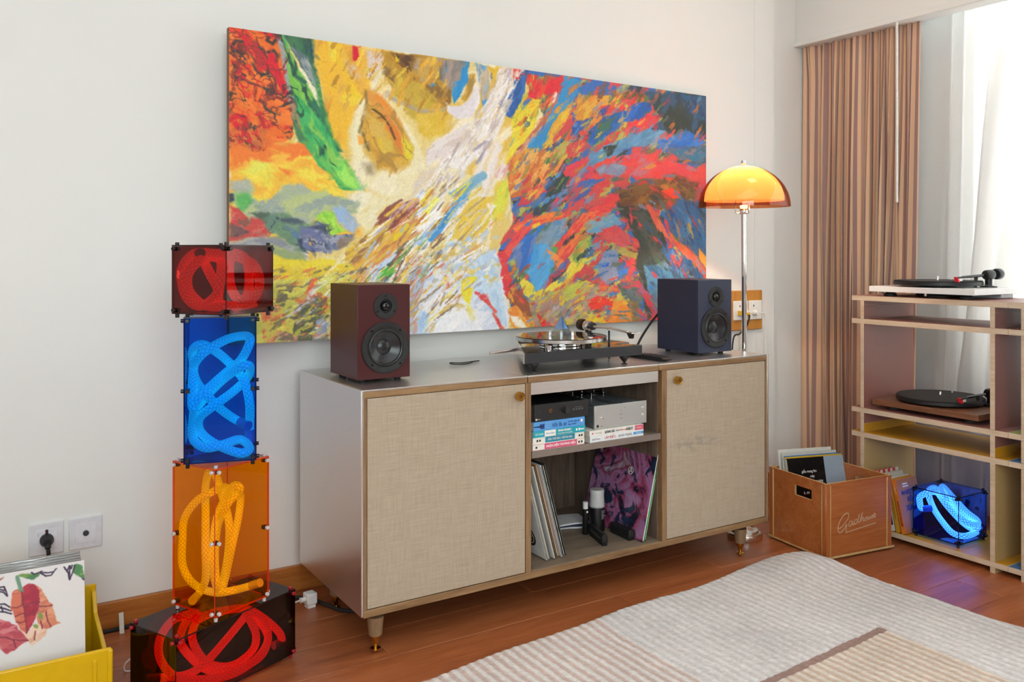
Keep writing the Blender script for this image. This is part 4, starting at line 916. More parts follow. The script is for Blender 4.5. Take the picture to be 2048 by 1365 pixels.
# ------------------------------------------------------------------ turntable on the console
tt = thing('turntable', 'black turntable with triangular plinth on spiked feet on top of the console', 'turntable', (1.405, 2.146, 0.696))
TRI = [(0, 0), (0.452, 0), (0.232, 0.386), (0.220, 0.386)]
M_tside = plain('26272b', 0.5, 0, 0.5, 0.05, 300)
MB().prism(TRI, 0.0285, 0.0590).build('plinth', M_tside, tt, bevel=0.0008)
MB().prism([(0.0015, 0.001), (0.4505, 0.001), (0.231, 0.3845), (0.221, 0.3845)], 0.0591, 0.0606).build('mirror_top', plain('0b0b0d', 0.03, 0, 0.9, 0.02), tt)
MB().prism([(-0.0035, 0.002), (-0.0006, 0.001), (0.2188, 0.385), (0.2160, 0.3862)], 0.0285, 0.0608).build('side_cheek', M_chrome, tt)
for x, y in ((0.046, 0.022), (0.396, 0.022), (0.226, 0.335)):
    f = MB().lathe([(0, 0.0285), (0.0165, 0.0285), (0.0165, 0.0215), (0.0020, 0.003), (0, 0.003)], 24).build('spike_foot', M_black, tt, (x, y, 0))
    MB().lathe([(0, 0), (0.010, 0), (0.010, 0.0018), (0.004, 0.0026), (0.0018, 0.0045), (0, 0.0045)], 20).build('foot_cup', M_black, f)
MB().cyl((0.285, 0.06, 0.0215), 0.0165, 0.0072, 24).build('switch', M_black, tt)
pc = (0.230, 0.138)
MB().lathe([(0, 0), (0.068, 0), (0.070, 0.0015), (0.070, 0.007), (0.066, 0.0075), (0.066, 0.0100), (0.070, 0.0105), (0.070, 0.0150), (0.066, 0.0158), (0, 0.0158)], 56).build('sub_platter', M_chrome, tt, (pc[0], pc[1], 0.0607))
MB().lathe([(0, 0), (0.1455, 0), (0.147, 0.0015), (0.147, 0.0115), (0.146, 0.0122), (0, 0.0122)], 72).build('platter', M_alu, tt, (pc[0], pc[1], 0.0768))
MB().lathe([(0, 0), (0.1455, 0), (0.1465, 0.0010), (0.1455, 0.0020), (0, 0.0020)], 72).build('platter_mat', plain('1a0f0a', 0.04, 0, 0.8, 0.02), tt, (pc[0], pc[1], 0.0891))
MB().lathe([(0, 0), (0.0095, 0), (0.0095, 0.014), (0.008, 0.015), (0, 0.015)], 28).build('motor_pulley', M_chrome, tt, (0.100, 0.022, 0.0607))
loop = [(pc[0] + 0.0672 * math.cos(R(a)), pc[1] + 0.0672 * math.sin(R(a)), 0.0694) for a in np.linspace(-98, 178, 40)]
loop += [(0.0925, 0.030, 0.0694), (0.1035, 0.0125, 0.0694), loop[0]]
MB().tube(loop, 0.0013, 6).build('drive_belt', M_rubber, tt)
MB().tube([(0.114, 0.196, 0.0480), (0.080, 0.200, 0.0460), (0.005, 0.210, 0.0395)], 0.0048, 12).build('steel_rod', M_chrome, tt)
rb = MB().box(0.352, 0.530, 0.155, 0.275, 0.0310, 0.0500).build('side_slab', plain('5a6070', 0.35), tt, bevel=0.003)
bx('mirror_plate', (0.354, 0.528, 0.157, 0.273, 0.0501, 0.0512), plain('c9c5c0', 0.05, 0.8), rb)
# tonearm on its own round pod, arm parked along the right side
PX, PY = 0.436, 0.264
MB().lathe([(0, 0.0), (0.026, 0.0), (0.026, 0.052), (0.022, 0.056), (0.012, 0.058), (0.011, 0.094), (0, 0.094)], 28).build('tonearm_pod', M_black, tt, (PX, PY, 0.0))
A0, A1 = Vector((PX, PY, 0.1045)), Vector((0.434, 0.052, 0.0985))
dv = (A1 - A0).normalized()
rotv = tuple(dv.to_track_quat('X', 'Z').to_euler())
MB().tube(spline([A0 - dv * 0.012, A0 + dv * 0.05, (A0 + A1) / 2 + Vector((0, 0, 0.003)), A1], 6), [0.0050] * 7 + [0.0044] * 6 + [0.0038] * 6, 12).build('tonearm', plain('c9bfb4', 0.25, 0.6), tt)
MB().lathe([(0.0128, -0.015), (0.0165, -0.015), (0.0180, -0.011), (0.0180, 0.011), (0.0165, 0.015), (0.0128, 0.015), (0.0128, -0.015)], 28, axis='X').build('bearing_ring', M_chrome, tt, tuple(A0), rotv)
MB().lathe([(0, -0.014), (0.012, -0.014), (0.012, 0.012), (0, 0.012)], 24, axis='X').build('bearing', M_black, tt, tuple(A0 + dv * 0.020), rotv)
MB().lathe([(0, -0.013), (0.0180, -0.013), (0.0200, -0.010), (0.0200, 0.010), (0.0180, 0.013), (0, 0.013)], 32, axis='X').build('counterweight', plain('3b2a22', 0.3, 0.4), tt, tuple(A0 - dv * 0.036), rotv)
hs = MB().box(-0.004, 0.030, -0.0075, 0.0075, -0.003, 0.001).build('headshell', M_chrome, tt, tuple(A1), rotv, bevel=0.001)
MB().prism([(0.004, -0.0035), (0.027, -0.0035), (0.025, -0.0190), (0.016, -0.0190)], -0.0065, 0.0065, axis='Y').build('cartridge', M_black, hs)
MB().box(0.020, 0.034, 0.0078, 0.026, -0.001, 0.0012).build('finger_lift', M_chrome, hs)
MB().cyl((0.448, 0.165, 0.0), 0.0035, 0.094, 12).build('arm_lift', M_black, tt)
MB().tube(spline([(0.440, 0.165, 0.109), (0.441, 0.165, 0.099), (0.448, 0.165, 0.0945), (0.455, 0.165, 0.099), (0.456, 0.165, 0.109)], 4), 0.0016, 8).build('arm_rest', M_chrome, tt)
MB().box(0.330, 0.440, 0.225, 0.262, 0.034, 0.044).build('pod_bracket', M_black, tt, bevel=0.002)
# glass pyramid standing on the platter
M_crystal = acrylic('clear_crystal', (0.87, 0.92, 0.93, 1), 0.16)
py = thing('crystal_pyramid', 'clear crystal pyramid with a blue inside on the turntable platter', 'ornament', (1.405 + 0.230, 2.146 + 0.138, 0.696 + 0.0912), R(33))
MB().add([(-0.043, -0.021, 0), (0.043, -0.021, 0), (0.043, 0.021, 0), (-0.043, 0.021, 0), (0, -0.0015, 0.071), (0, 0.0015, 0.071)],
         [(0, 3, 2, 1), (0, 1, 4), (1, 2, 5, 4), (2, 3, 5), (3, 0, 4, 5)]).at((0, 0, 0), (0, 0, R(-66))).build('crystal', M_crystal, py, angle=10)
MB().add([(-0.021, -0.009, 0.022), (0.021, -0.009, 0.022), (0.021, 0.009, 0.022), (-0.021, 0.009, 0.022), (0, 0, 0.062)],
         [(0, 3, 2, 1), (0, 1, 4), (1, 2, 4), (2, 3, 4), (3, 0, 4)]).build('blue_core', plain('2f6fb4', 0.1, 0, 0.6, 0.25, 40), py, (0, 0, 0), (0, 0, R(-66)), angle=10)
for x in (-0.036, 0.0, 0.036):
    MB().box(-0.004, 0.004, -0.018, 0.018, 0.0, 0.018).build('crystal_leg', M_crystal, py, (x * math.cos(R(-66)), x * math.sin(R(-66)), 0.0004), (0, 0, R(-66)))
# cables, remote
tag(MB().tube(spline([(2.20, 2.430, 0.845), (2.15, 2.425, 0.806), (2.115, 2.420, 0.775), (2.085, 2.415, 0.745), (2.068, 2.414, 0.722), (2.055, 2.420, 0.7022), (2.08, 2.50, 0.7008), (2.15, 2.55, 0.7008)], 6),
    0.0042, 10).build('speaker_cable', M_rubber), 'thick black cable rising from the console to the back of the blue speaker', 'cable')
tag(MB().tube(spline([(1.405, 2.44, 0.7035), (1.37, 2.425, 0.6985), (1.33, 2.41, 0.7005), (1.305, 2.415, 0.7030), (1.315, 2.44, 0.7035), (1.36, 2.455, 0.6985), (1.44, 2.475, 0.6985)], 8),
    0.0017, 8).build('thin_wire', M_rubber), 'thin black wire looping out left of the turntable', 'wire')
rm = thing('remote_control', 'slim black remote control lying right of the turntable', 'remote control', (1.958, 2.222, 0.696), R(-88))
MB().prism([(-0.085, 0.004), (-0.08, 0.0005), (0.06, 0.0005), (0.083, 0.005), (0.085, 0.008), (0.07, 0.014), (-0.02, 0.0165), (-0.075, 0.012)], -0.021, 0.021, axis='Y').build('body', M_black, rm, bevel=0.003)
for i in range(5):
    for j in range(2):
        MB().cyl((-0.055 + i * 0.018, -0.009 + j * 0.018, 0.0136 + 0.0006 * i), 0.0042, 0.0022, 10).build('button', plain('3a3a3c', 0.5), rm)

# ------------------------------------------------------------------ amplifiers and books inside the console
def book(label, loc, L, D, T, cover, group, rot=(0, 0, 0), name='book', page_side='-X'):
    # lies flat: spine towards -y, length along x
    t = thing(name, label, 'book', loc, 0, group, rot)
    m = MB(); m.box(0, L, 0, D, 0, 0.0008).box(0, L, 0, D, T - 0.0008, T).box(0, L, 0, 0.0011, 0.0008, T - 0.0008)
    m.build('cover', cover, t)
    bx('page_block', (0.0025, L - 0.0025, 0.0012, D - 0.003, 0.0009, T - 0.0009), M_paper, t)
    return t
def patch(t, x0, x1, z0, z1, mat, y=-0.0003, name='label_panel'):
    return bx(name, (x0, x1, y, 0.0002, z0, z1), mat, t)
def spine_text(t, s, x, z, size, mat, align='LEFT', sx=1.0, **k):
    return text(s, size, (x, -0.0006, z), FRONT, mat, t, align, sx, **k)
G_BK = 'books stacked under the two amplifiers'
Wt, Nv, Dk, Pk, Rd = plain('f0ece6', 0.5), plain('24407c', 0.5), plain('2a2a2c', 0.5), plain('d95078', 0.45), plain('c8443c', 0.5)
zb = 0.4735
t = book('bottom book of the left stack, with pink and white spine', (1.4085, 2.110, zb), 0.188, 0.135, 0.0188, plain('e9e4da', 0.5), G_BK)
patch(t, 0.0, 0.188, 0.0008, 0.0016, Pk); patch(t, 0.0, 0.188, 0.0172, 0.0180, Pk); patch(t, 0.042, 0.160, 0.0016, 0.0172, Pk)
spine_text(t, 'NHẬN DIỆN THƯƠNG HIỆU', 0.101, 0.0092, 0.0098, Wt, 'CENTER', 0.86, bold=0.0002)
for x in (0.010, 0.165, 0.175): patch(t, x, x + 0.006, 0.006, 0.012, Dk, name='publisher_mark')
t = book('teal and white spined book, second from bottom of the left stack', (1.4095, 2.111, zb + 0.0190), 0.187, 0.135, 0.0188, plain('e9e4da', 0.5), G_BK)
patch(t, 0.044, 0.152, 0.0010, 0.0178, plain('2f8ba4', 0.45)); spine_text(t, 'ĐẦU THẾ NÀO • ĐẸP RA SAO', 0.098, 0.0094, 0.0082, Wt, 'CENTER', 0.80)
for x in (0.013, 0.022, 0.166, 0.175): patch(t, x, x + 0.006, 0.006, 0.012, Dk, name='publisher_mark')
t = book('turquoise book with a white name panel in the left stack', (1.4100, 2.109, zb + 0.0380), 0.189, 0.135, 0.0188, plain('22a3b4', 0.45), G_BK)
patch(t, 0.040, 0.080, 0.0006, 0.0182, Wt)
spine_text(t, 'BEST-SELLER', 0.021, 0.0092, 0.0062, Wt, 'CENTER', 0.85); spine_text(t, 'David Aaker', 0.060, 0.0092, 0.0068, plain('6a90a8', 0.5), 'CENTER', 0.9, shear=0.3)
spine_text(t, 'BRAND STRATEGY', 0.112, 0.0128, 0.0074, Wt, 'CENTER', 0.75, bold=0.0003); spine_text(t, 'Hoạch định về thương hiệu', 0.114, 0.0048, 0.0052, Wt, 'CENTER', 0.9)
for x in (0.154, 0.164): patch(t, x, x + 0.006, 0.006, 0.013, Wt, name='publisher_mark')
patch(t, 0.171, 0.184, 0.0075, 0.0110, Wt, name='publisher_mark')
t = book('sky blue book on top of the left stack, under the black amplifier', (1.4118, 2.110, zb + 0.0570), 0.186, 0.135, 0.0262, plain('5a9cdc', 0.4), G_BK)
spine_text(t, 'tôi là ai', 0.066, 0.0128, 0.0185, Nv, 'LEFT', 0.95); spine_text(t, 'và nếu vậy thì', 0.124, 0.0172, 0.0072, Nv); spine_text(t, 'bao nhiêu?', 0.124, 0.0088, 0.0072, Nv)
for z, s in ((0.0205, 'Richard'), (0.0135, 'David'), (0.0065, 'Precht')): spine_text(t, s, 0.041, z, 0.0062, plain('9ac4ec', 0.5))
MB().prism([(0.0, 0.0115), (0.016, 0.0125), (0.018, 0.0105), (0.021, 0.0115), (0.0215, 0.0190), (0.027, 0.0185), (0.0385, 0.0195), (0.0375, 0.0125), (0.0385, 0.0060), (0.029, 0.0038), (0.022, 0.0075), (0.0195, 0.0128), (0.016, 0.0136), (0.0, 0.0132)], 0.0002, 0.0006, axis='Y').build('printed_figure', Nv, t)
patch(t, 0.171, 0.178, 0.012, 0.020, Wt, name='publisher_mark')
t = book('white book with red title at the bottom of the right stack', (1.618, 2.110, zb), 0.213, 0.140, 0.0192, plain('e4e4e6', 0.5), G_BK)
spine_text(t, 'John Doerr', 0.009, 0.0090, 0.0082, plain('7a7c84', 0.5), 'LEFT', 0.8); spine_text(t, 'LÀM ĐIỀU', 0.056, 0.0095, 0.0112, Rd, 'LEFT', 0.86); spine_text(t, 'QUAN TRỌNG', 0.110, 0.0095, 0.0105, plain('74767c', 0.5), 'LEFT', 0.80)
patch(t, 0.172, 0.2125, 0.0070, 0.0145, plain('2a92d0', 0.45)); spine_text(t, 'Alpha Books', 0.193, 0.0106, 0.0048, Wt, 'CENTER')
t = book('white book with black title and pink end under the silver amplifier', (1.617, 2.111, zb + 0.0194), 0.215, 0.140, 0.0158, plain('e6e2da', 0.5), G_BK)
patch(t, 0.180, 0.2150, 0.0002, 0.0156, plain('d8647c', 0.45)); spine_text(t, 'QUẢNG CÁO', 0.058, 0.0072, 0.0098, Dk, 'LEFT', 0.66, bold=0.0003); spine_text(t, 'THEO', 0.102, 0.0074, 0.0068, Nv, 'LEFT', 0.7)
spine_text(t, 'PHONG CÁCH', 0.116, 0.0074, 0.0064, Rd, 'LEFT', 0.7); spine_text(t, 'OGILVY', 0.143, 0.0078, 0.0118, Dk, 'LEFT', 0.68, bold=0.0003); spine_text(t, 'alphabooks', 0.197, 0.0078, 0.0045, Wt, 'CENTER')
spine_text(t, 'David Ogilvy', 0.022, 0.0075, 0.0050, plain('b8aca0', 0.5)); patch(t, 0.010, 0.0145, 0.005, 0.010, Pk, name='publisher_mark')

amp = thing('amplifier', 'black headphone amplifier on the left book stack in the console', 'amplifier', (1.4150, 2.112, zb + 0.0835))
bx('chassis', (-0.006, 0.196, 0.004, 0.235, 0.004, 0.0485), plain('0d0d0e', 0.5), amp, 0.001)
bx('front_plate', (0.000, 0.1985, 0, 0.0045, 0.0005, 0.0505), plain('1d1d1f', 0.45), amp, 0.0008)
MB().cyl((0.111, 0, 0.026), 0.0085, 0.014, 32, '-Y').build('volume_knob', plain('2c2c2e', 0.35), amp)
MB().lathe([(0.0033, 0), (0.0055, 0), (0.0055, 0.0012), (0.0033, 0.0012)], 24, axis='-Y').build('headphone_jack', M_brass, amp, (0.058, 0, 0.029))
MB().cyl((0.020, 0, 0.030), 0.0014, 0.0008, 12, '-Y').build('power_light', plain('1f5a48', 0.3), amp)
for i in range(4): MB().lathe([(0.0012, 0), (0.0030, 0), (0.0030, 0.0005), (0.0012, 0.0005)], 12, axis='-Y').build('source_icon', plain('5f6a64', 0.5), amp, (0.143 + i * 0.0105, 0, 0.025))
patch(amp, 0.146, 0.174, 0.0305, 0.0315, plain('6a6a6e', 0.5), name='printed_mark')
patch(amp, 0.0125, 0.021, 0.0058, 0.0075, plain('b8b4a8', 0.5), name='printed_mark')
MB().lathe([(0, 0), (0.0032, 0), (0.0032, 0.0005), (0, 0.0005)], 20, axis='-Y').build('maker_mark', plain('d8d4cc', 0.5), amp, (0.0075, 0, 0.0068))
for x in (0.015, 0.18):
    for y in (0.02, 0.2): MB().cyl((x, y, 0), 0.006, 0.004, 12).build('foot', M_rubber, amp)
M_silver = plain('c3c3c1', 0.34, 0.55, 0.5, 0.03, 400)
sa = thing('amplifier', 'silver power amplifier with ribbed top on the right book stack', 'amplifier', (1.6450, 2.122, zb + 0.0352))
bx('front_plate', (0, 0.210, 0, 0.0065, 0.0008, 0.0720), M_silver, sa, 0.0014)
bx('chassis', (0.003, 0.207, 0.0066, 0.225, 0.003, 0.066), plain('74777a', 0.4, 0.5), sa, 0.001)
fins = MB()
for i in range(22):
    for a, b in ((0.015, 0.075), (0.125, 0.195)): fins.box(a, b, 0.020 + i * 0.0088, 0.0245 + i * 0.0088, 0.066, 0.0705)
fins.build('cooling_fins', plain('6a6e70', 0.35, 0.6), sa, kind='stuff')
rg = MB()
for cx in (0.045, 0.135):
    for z in (0.0775, ):
        rg.tube([(cx + 0.036 * math.cos(a), 0.185 + 0.036 * math.sin(a), z) for a in np.linspace(0, 2 * PI, 33)], 0.0024, 8, caps=False)
    for a in (45, 135, 225, 315): rg.cyl((cx + 0.036 * math.cos(R(a)), 0.185 + 0.036 * math.sin(R(a)), 0.066), 0.0028, 0.0165, 12)
rg.build('tube_guard', M_chrome, sa)
MB().lathe([(0, 0), (0.0028, 0), (0.0028, 0.006), (0.002, 0.007), (0, 0.007)], 16, axis='-Y').build('power_switch', M_chrome, sa, (0.027, 0, 0.034))
for z in (0.052, 0.029): MB().lathe([(0, 0), (0.0042, 0), (0.0042, 0.003), (0.0035, 0.0038), (0, 0.0038)], 18, axis='-Y').build('selector', plain('dcdad6', 0.3, 0.4), sa, (0.192, 0, z))
Gy = plain('76767a', 0.5)
for x, z, w_ in ((0.087, 0.058, .003), (0.119, 0.058, .005), (0.104, 0.050, .006), (0.104, 0.038, .013), (0.104, 0.026, .009), (0.192, 0.059, .005), (0.192, 0.037, .005), (0.183, 0.057, .005)): patch(sa, x - w_ / 2, x + w_ / 2, z - 0.0007, z + 0.0007, Gy, name='printed_mark')
MB().lathe([(0, 0), (0.0045, 0), (0.0045, 0.0006), (0, 0.0006)], 20, axis='-Y').build('maker_mark', M_black, sa, (0.012, 0, 0.0095))
patch(sa, 0.020, 0.034, 0.0072, 0.0086, Gy, name='printed_mark')
for x in (0.015, 0.195):
    for y in (0.02, 0.2): MB().cyl((x, y, 0), 0.006, 0.003, 12).build('foot', M_rubber, sa)
for i, (x0, lab) in enumerate(((1.640, 'left one of three black cables dropping behind the amplifiers'), (1.705, 'middle one of three black cables dropping behind the amplifiers'), (1.745, 'right one of three black cables dropping behind the amplifiers'))):
    tag(MB().tube(spline([(x0 - 0.07, 2.30, 0.634), (x0 - 0.03, 2.335, 0.632), (x0 + 0.005, 2.375, 0.612), (x0 + 0.018, 2.385, 0.585), (x0 + 0.012, 2.392, 0.54), (x0 + 0.01, 2.395, 0.48)], 6), 0.0075, 10).build('amplifier_cable', M_black), lab, 'cable', 'cables behind the amplifiers')

# ------------------------------------------------------------------ records and cleaning things in the lower compartment
ZC = 0.1268
def record(label, loc, rot, size, thick, mat, group, d=None, edge=None, name='record_sleeve'):
    # stands on its bottom edge, spine/opening towards -y, faces along x
    t = thing(name, label, 'record', loc, 0, group, rot)
    m = MB().box(0, thick, 0, d or size, 0, size)
    m.build('sleeve', mat, t, bevel=0.0006, seg=1)
    bx('opening', (thick * 0.25, thick * 0.75, -0.0004, 0.001, 0.003, size - 0.003), edge or M_paper, t)
    return t
G_L = 'records leaning at the left of the console compartment'
defs = [(0.0045, 'e6e3df', 'white sleeve with a round black emblem, front of the leaning records'),
        (0.0040, 'd8cdb8', 'cream sleeve just right of the white emblem record'),
        (0.0032, '8a8f98', 'grey sleeve third among the leaning records'), (0.0045, 'e0dcd4', 'off-white sleeve fourth among the leaning records'),
        (0.0030, '6a5a48', 'brown edged sleeve fifth among the leaning records'), (0.0040, 'c98a4a', 'orange edged sleeve amid the leaning records'),
        (0.0055, 'dcd8d6', 'thick pale sleeve left of the two black records'), (0.0045, '22242a', 'black sleeve second from the right of the leaning records'),
        (0.0042, '2b302b', 'dark sleeve at the right end of the leaning records')]
x = 1.4850; lean = -15.5
for i, (th, c, lab) in enumerate(defs):
    t = record(lab, (x, 2.150 + 0.004 * (i % 3), ZC + 0.0025), (0, R(lean), 0), 0.298, th, plain(c, 0.45, 0, 0.5, 0.06, 30), G_L, d=0.30, edge=plain('bfb7a8' if i % 2 else '5a5a5c', 0.6))
    if i == 0:
        MB().lathe([(0, 0), (0.030, 0), (0.030, 0.0004), (0, 0.0004)], 40, axis='X').build('emblem', plain('1b1b1d', 0.5), t, (-0.00042, 0.066, 0.060))
        MB().lathe([(0.020, 0), (0.022, 0), (0.022, 0.0004), (0.020, 0.0004)], 40, axis='X').build('emblem_ring', Wt, t, (-0.0008, 0.066, 0.060))
        st = MB()
        for a in range(5): st.at((0, 0, 0), (R(72 * a), 0, 0)).add([(0, -0.004, 0.004), (0, 0.004, 0.004), (0, 0, 0.017)], [(0, 1, 2)])
        st.build('emblem_star', Wt, t, (-0.0010, 0.066, 0.060))
    if i == 7:
        for k in range(5): bx('printed_panel', (0.0015, 0.003, -0.0009, 0.0005, 0.03 + 0.05 * k, 0.045 + 0.05 * k), plain('8f8f6a', 0.5), t)
    x += th / math.cos(R(lean)) + 0.0052
# marbled purple record leaning the other way, green record behind
def marbled():
    t = NT('marbled_print'); v = t.coord('Object', (1, 6, 6))
    n = t.noise(v, 1.0, 4, 0.5, 1.6); n2 = t.noise(v, 2.4, 4, 0.6, 1.2); n3 = t.noise(v, 9, 2)
    c = t.ramp(n, [(0.30, hx('15202e')), (0.42, hx('2b2438')), (0.46, hx('98405f')), (0.56, hx('a878a4')), (0.64, hx('7f3048')), (0.75, hx('c4b0c8'))])
    c = t.mix(t.ramp(n2, [(0.54, (0, 0, 0, 1)), (0.60, (1, 1, 1, 1))]), c, hx('22304a'))
    c = t.mix(t.ramp(n2, [(0.30, (1, 1, 1, 1)), (0.37, (0, 0, 0, 1))]), c, hx('c23a72'))
    c = t.mix(t.ramp(n3, [(0.72, (0, 0, 0, 1)), (0.76, (1, 1, 1, 1))]), c, hx('d8c8dc'))
    return t.done(t.pbr(c, 0.18, 0, None, 0.6))
pr = record('glossy purple marbled record sleeve leaning on the right side of the console', (1.838, 2.124, ZC + 0.002), (0, R(13.5), 0), 0.306, 0.0050, marbled(), None, d=0.312, edge=Wt)
MB().lathe([(0.0105, 0), (0.0125, 0), (0.0125, 0.0003), (0.0105, 0.0003)], 36, axis='X').build('round_emblem', Wt, pr, (-0.00035, 0.112, 0.205))
em = MB()
for a, b in (((-0.007, -0.007), (0.0, 0.009)), ((0.0, 0.009), (0.007, -0.007)), ((-0.004, -0.002), (0.004, -0.002))):
    em.tube([(0, a[0], a[1]), (0, b[0], b[1])], 0.0009, 6)
em.build('round_emblem_mark', Wt, pr, (-0.0003, 0.112, 0.205))
gr = record('bright green record sleeve standing behind the purple marbled one', (1.8475, 2.128, ZC + 0.002), (0, R(13.5), 0), 0.312, 0.0036, plain('22a447', 0.4), None, d=0.30, edge=plain('30c060', 0.4))
record('dark inner sleeve between the green record and the compartment wall', (1.8555, 2.132, ZC + 0.002), (0, R(13.0), 0), 0.300, 0.0030, plain('1d3028', 0.4), None, d=0.30)
bt = thing('spray_bottle', 'black cleaning bottle with frosted white cap in front of the purple record', 'bottle', (1.793, 2.300, ZC))
MB().lathe([(0, 0), (0.024, 0), (0.0255, 0.002), (0.0255, 0.078), (0.0250, 0.080), (0, 0.080)], 36).build('body', plain('141416', 0.35), bt)
MB().lathe([(0, 0.0805), (0.0252, 0.0805), (0.0255, 0.084), (0.0235, 0.120), (0.0245, 0.134), (0.0225, 0.138), (0, 0.139)], 36).build('cap', plain('c9c9c8', 0.4), bt)
MB().lathe([(0.0256, 0.0795), (0.0262, 0.0800), (0.0262, 0.0825), (0.0256, 0.0830)], 36).build('collar', plain('8a8a8c', 0.4), bt)
for k in range(6): bx('printed_mark', (-0.001, 0.013 - 0.003 * (k % 3), -0.0262, -0.0254, 0.069 - k * 0.005, 0.071 - k * 0.005), plain('9a9a9c', 0.5), bt)
sb = thing('cleaning_fluid_vial', 'slim black vial with white cap left of the spray bottle', 'bottle', (1.737, 2.290, ZC))
MB().lathe([(0, 0), (0.0095, 0), (0.0102, 0.001), (0.0102, 0.084), (0, 0.084)], 28).build('body', plain('131314', 0.4), sb)
MB().lathe([(0, 0.0842), (0.0086, 0.0842), (0.0086, 0.105), (0.0075, 0.1065), (0, 0.1065)], 28).build('cap', plain('dcdcda', 0.35), sb)
bx('label_panel', (-0.003, 0.003, -0.0107, -0.0098, 0.072, 0.078), Wt, sb)
def brush(label, loc, rz, L, Wd, Hh, lettering):
    t = thing('record_brush', label, 'record brush', loc, rz, 'record brushes on the compartment floor')
    MB().prism([(-Wd / 2, 0.010), (Wd / 2, 0.010), (Wd / 2, Hh - 0.006), (Wd / 2 - 0.004, Hh), (-Wd / 2 + 0.004, Hh), (-Wd / 2, Hh - 0.006)], 0, L, axis='Y').build('handle', plain('1c1c1d', 0.45), t, bevel=0.0012)
    MB().box(-Wd / 2 + 0.002, Wd / 2 - 0.002, -L + 0.002, -0.002, 0.0, 0.0098).build('bristle_pad', plain('0f0f10', 0.9), t)
    if lettering:
        for k in range(7): bx('printed_mark', (-Wd / 2 - 0.0004, -Wd / 2 + 0.001, -L + 0.012 + k * 0.014, -L + 0.020 + k * 0.014, Hh * 0.52, Hh * 0.66), plain('5a5048', 0.5), t)
    return t
brush('black record brush with faint lettering on its side, left of the other brush', (1.750, 2.275, ZC), R(-16), 0.118, 0.020, 0.036, True)
brush('plain black record brush lying right of the lettered brush', (1.830, 2.262, ZC), R(-3), 0.105, 0.026, 0.034, False)
for i, (lab, c) in enumerate((('folded white leaflet lying lowest behind the cleaning bottles', 'd8d8da'), ('dark blue edged booklet on the white leaflet behind the bottles', '2c3450'), ('white curled booklet topmost behind the cleaning bottles', 'e2e2e4'))):
    tag(MB().prism([(-0.06, 0.0), (-0.03, 0.0012), (0.0, 0.0022), (0.04, 0.0012), (0.055, 0.0), (0.055, 0.0045), (0.04, 0.0058), (0.0, 0.0072), (-0.04, 0.0062), (-0.06, 0.004)], -0.055, 0.045, axis='Y').build('booklet', plain(c, 0.45), None, (1.735 + 0.006 * i, 2.40 - 0.006 * i, ZC + 0.0002 + 0.0078 * i), (0, 0, R(-20 + 4 * i))), lab, 'booklet', 'booklets in the console')

# ------------------------------------------------------------------ stack of coloured acrylic light boxes
def rope_mat(name, a, b, em, es, lo=0.45):
    t = NT(name)
    tc = t.n('ShaderNodeTexCoord'); sp = t.n('ShaderNodeSeparateXYZ'); t.set(sp.inputs[0], tc.outputs['UV'])
    u = t.math('MULTIPLY', sp.outputs[0], 2 * PI * 3); v = t.math('MULTIPLY', sp.outputs[1], 2 * PI)
    f = t.math('MINIMUM', t.math('ABSOLUTE', t.math('SINE', t.math('ADD', u, v))), t.math('ABSOLUTE', t.math('SINE', t.math('SUBTRACT', u, v))))
    f = t.math('MULTIPLY', f, 1.25)
    f = t.math('MULTIPLY_ADD', t.noise(t.coord('Object', (300, 300, 300)), 1, 2), 0.3, t.math('MULTIPLY', f, 0.8))
    c = t.ramp(f, [(0.25, hx(b)), (0.75, hx(a))])
    s = t.pbr(c, 0.5, 0, t.bump(f, 0.6, 0.0012), 0.4)
    e = t.mix(1.0, t.ramp(f, [(0.2, (lo, lo, lo, 1)), (0.8, (1, 1, 1, 1))]), em, 'MULTIPLY')
    t.set(s.node.inputs['Emission Color'], e); s.node.inputs['Emission Strength'].default_value = es
    return t.done(s)
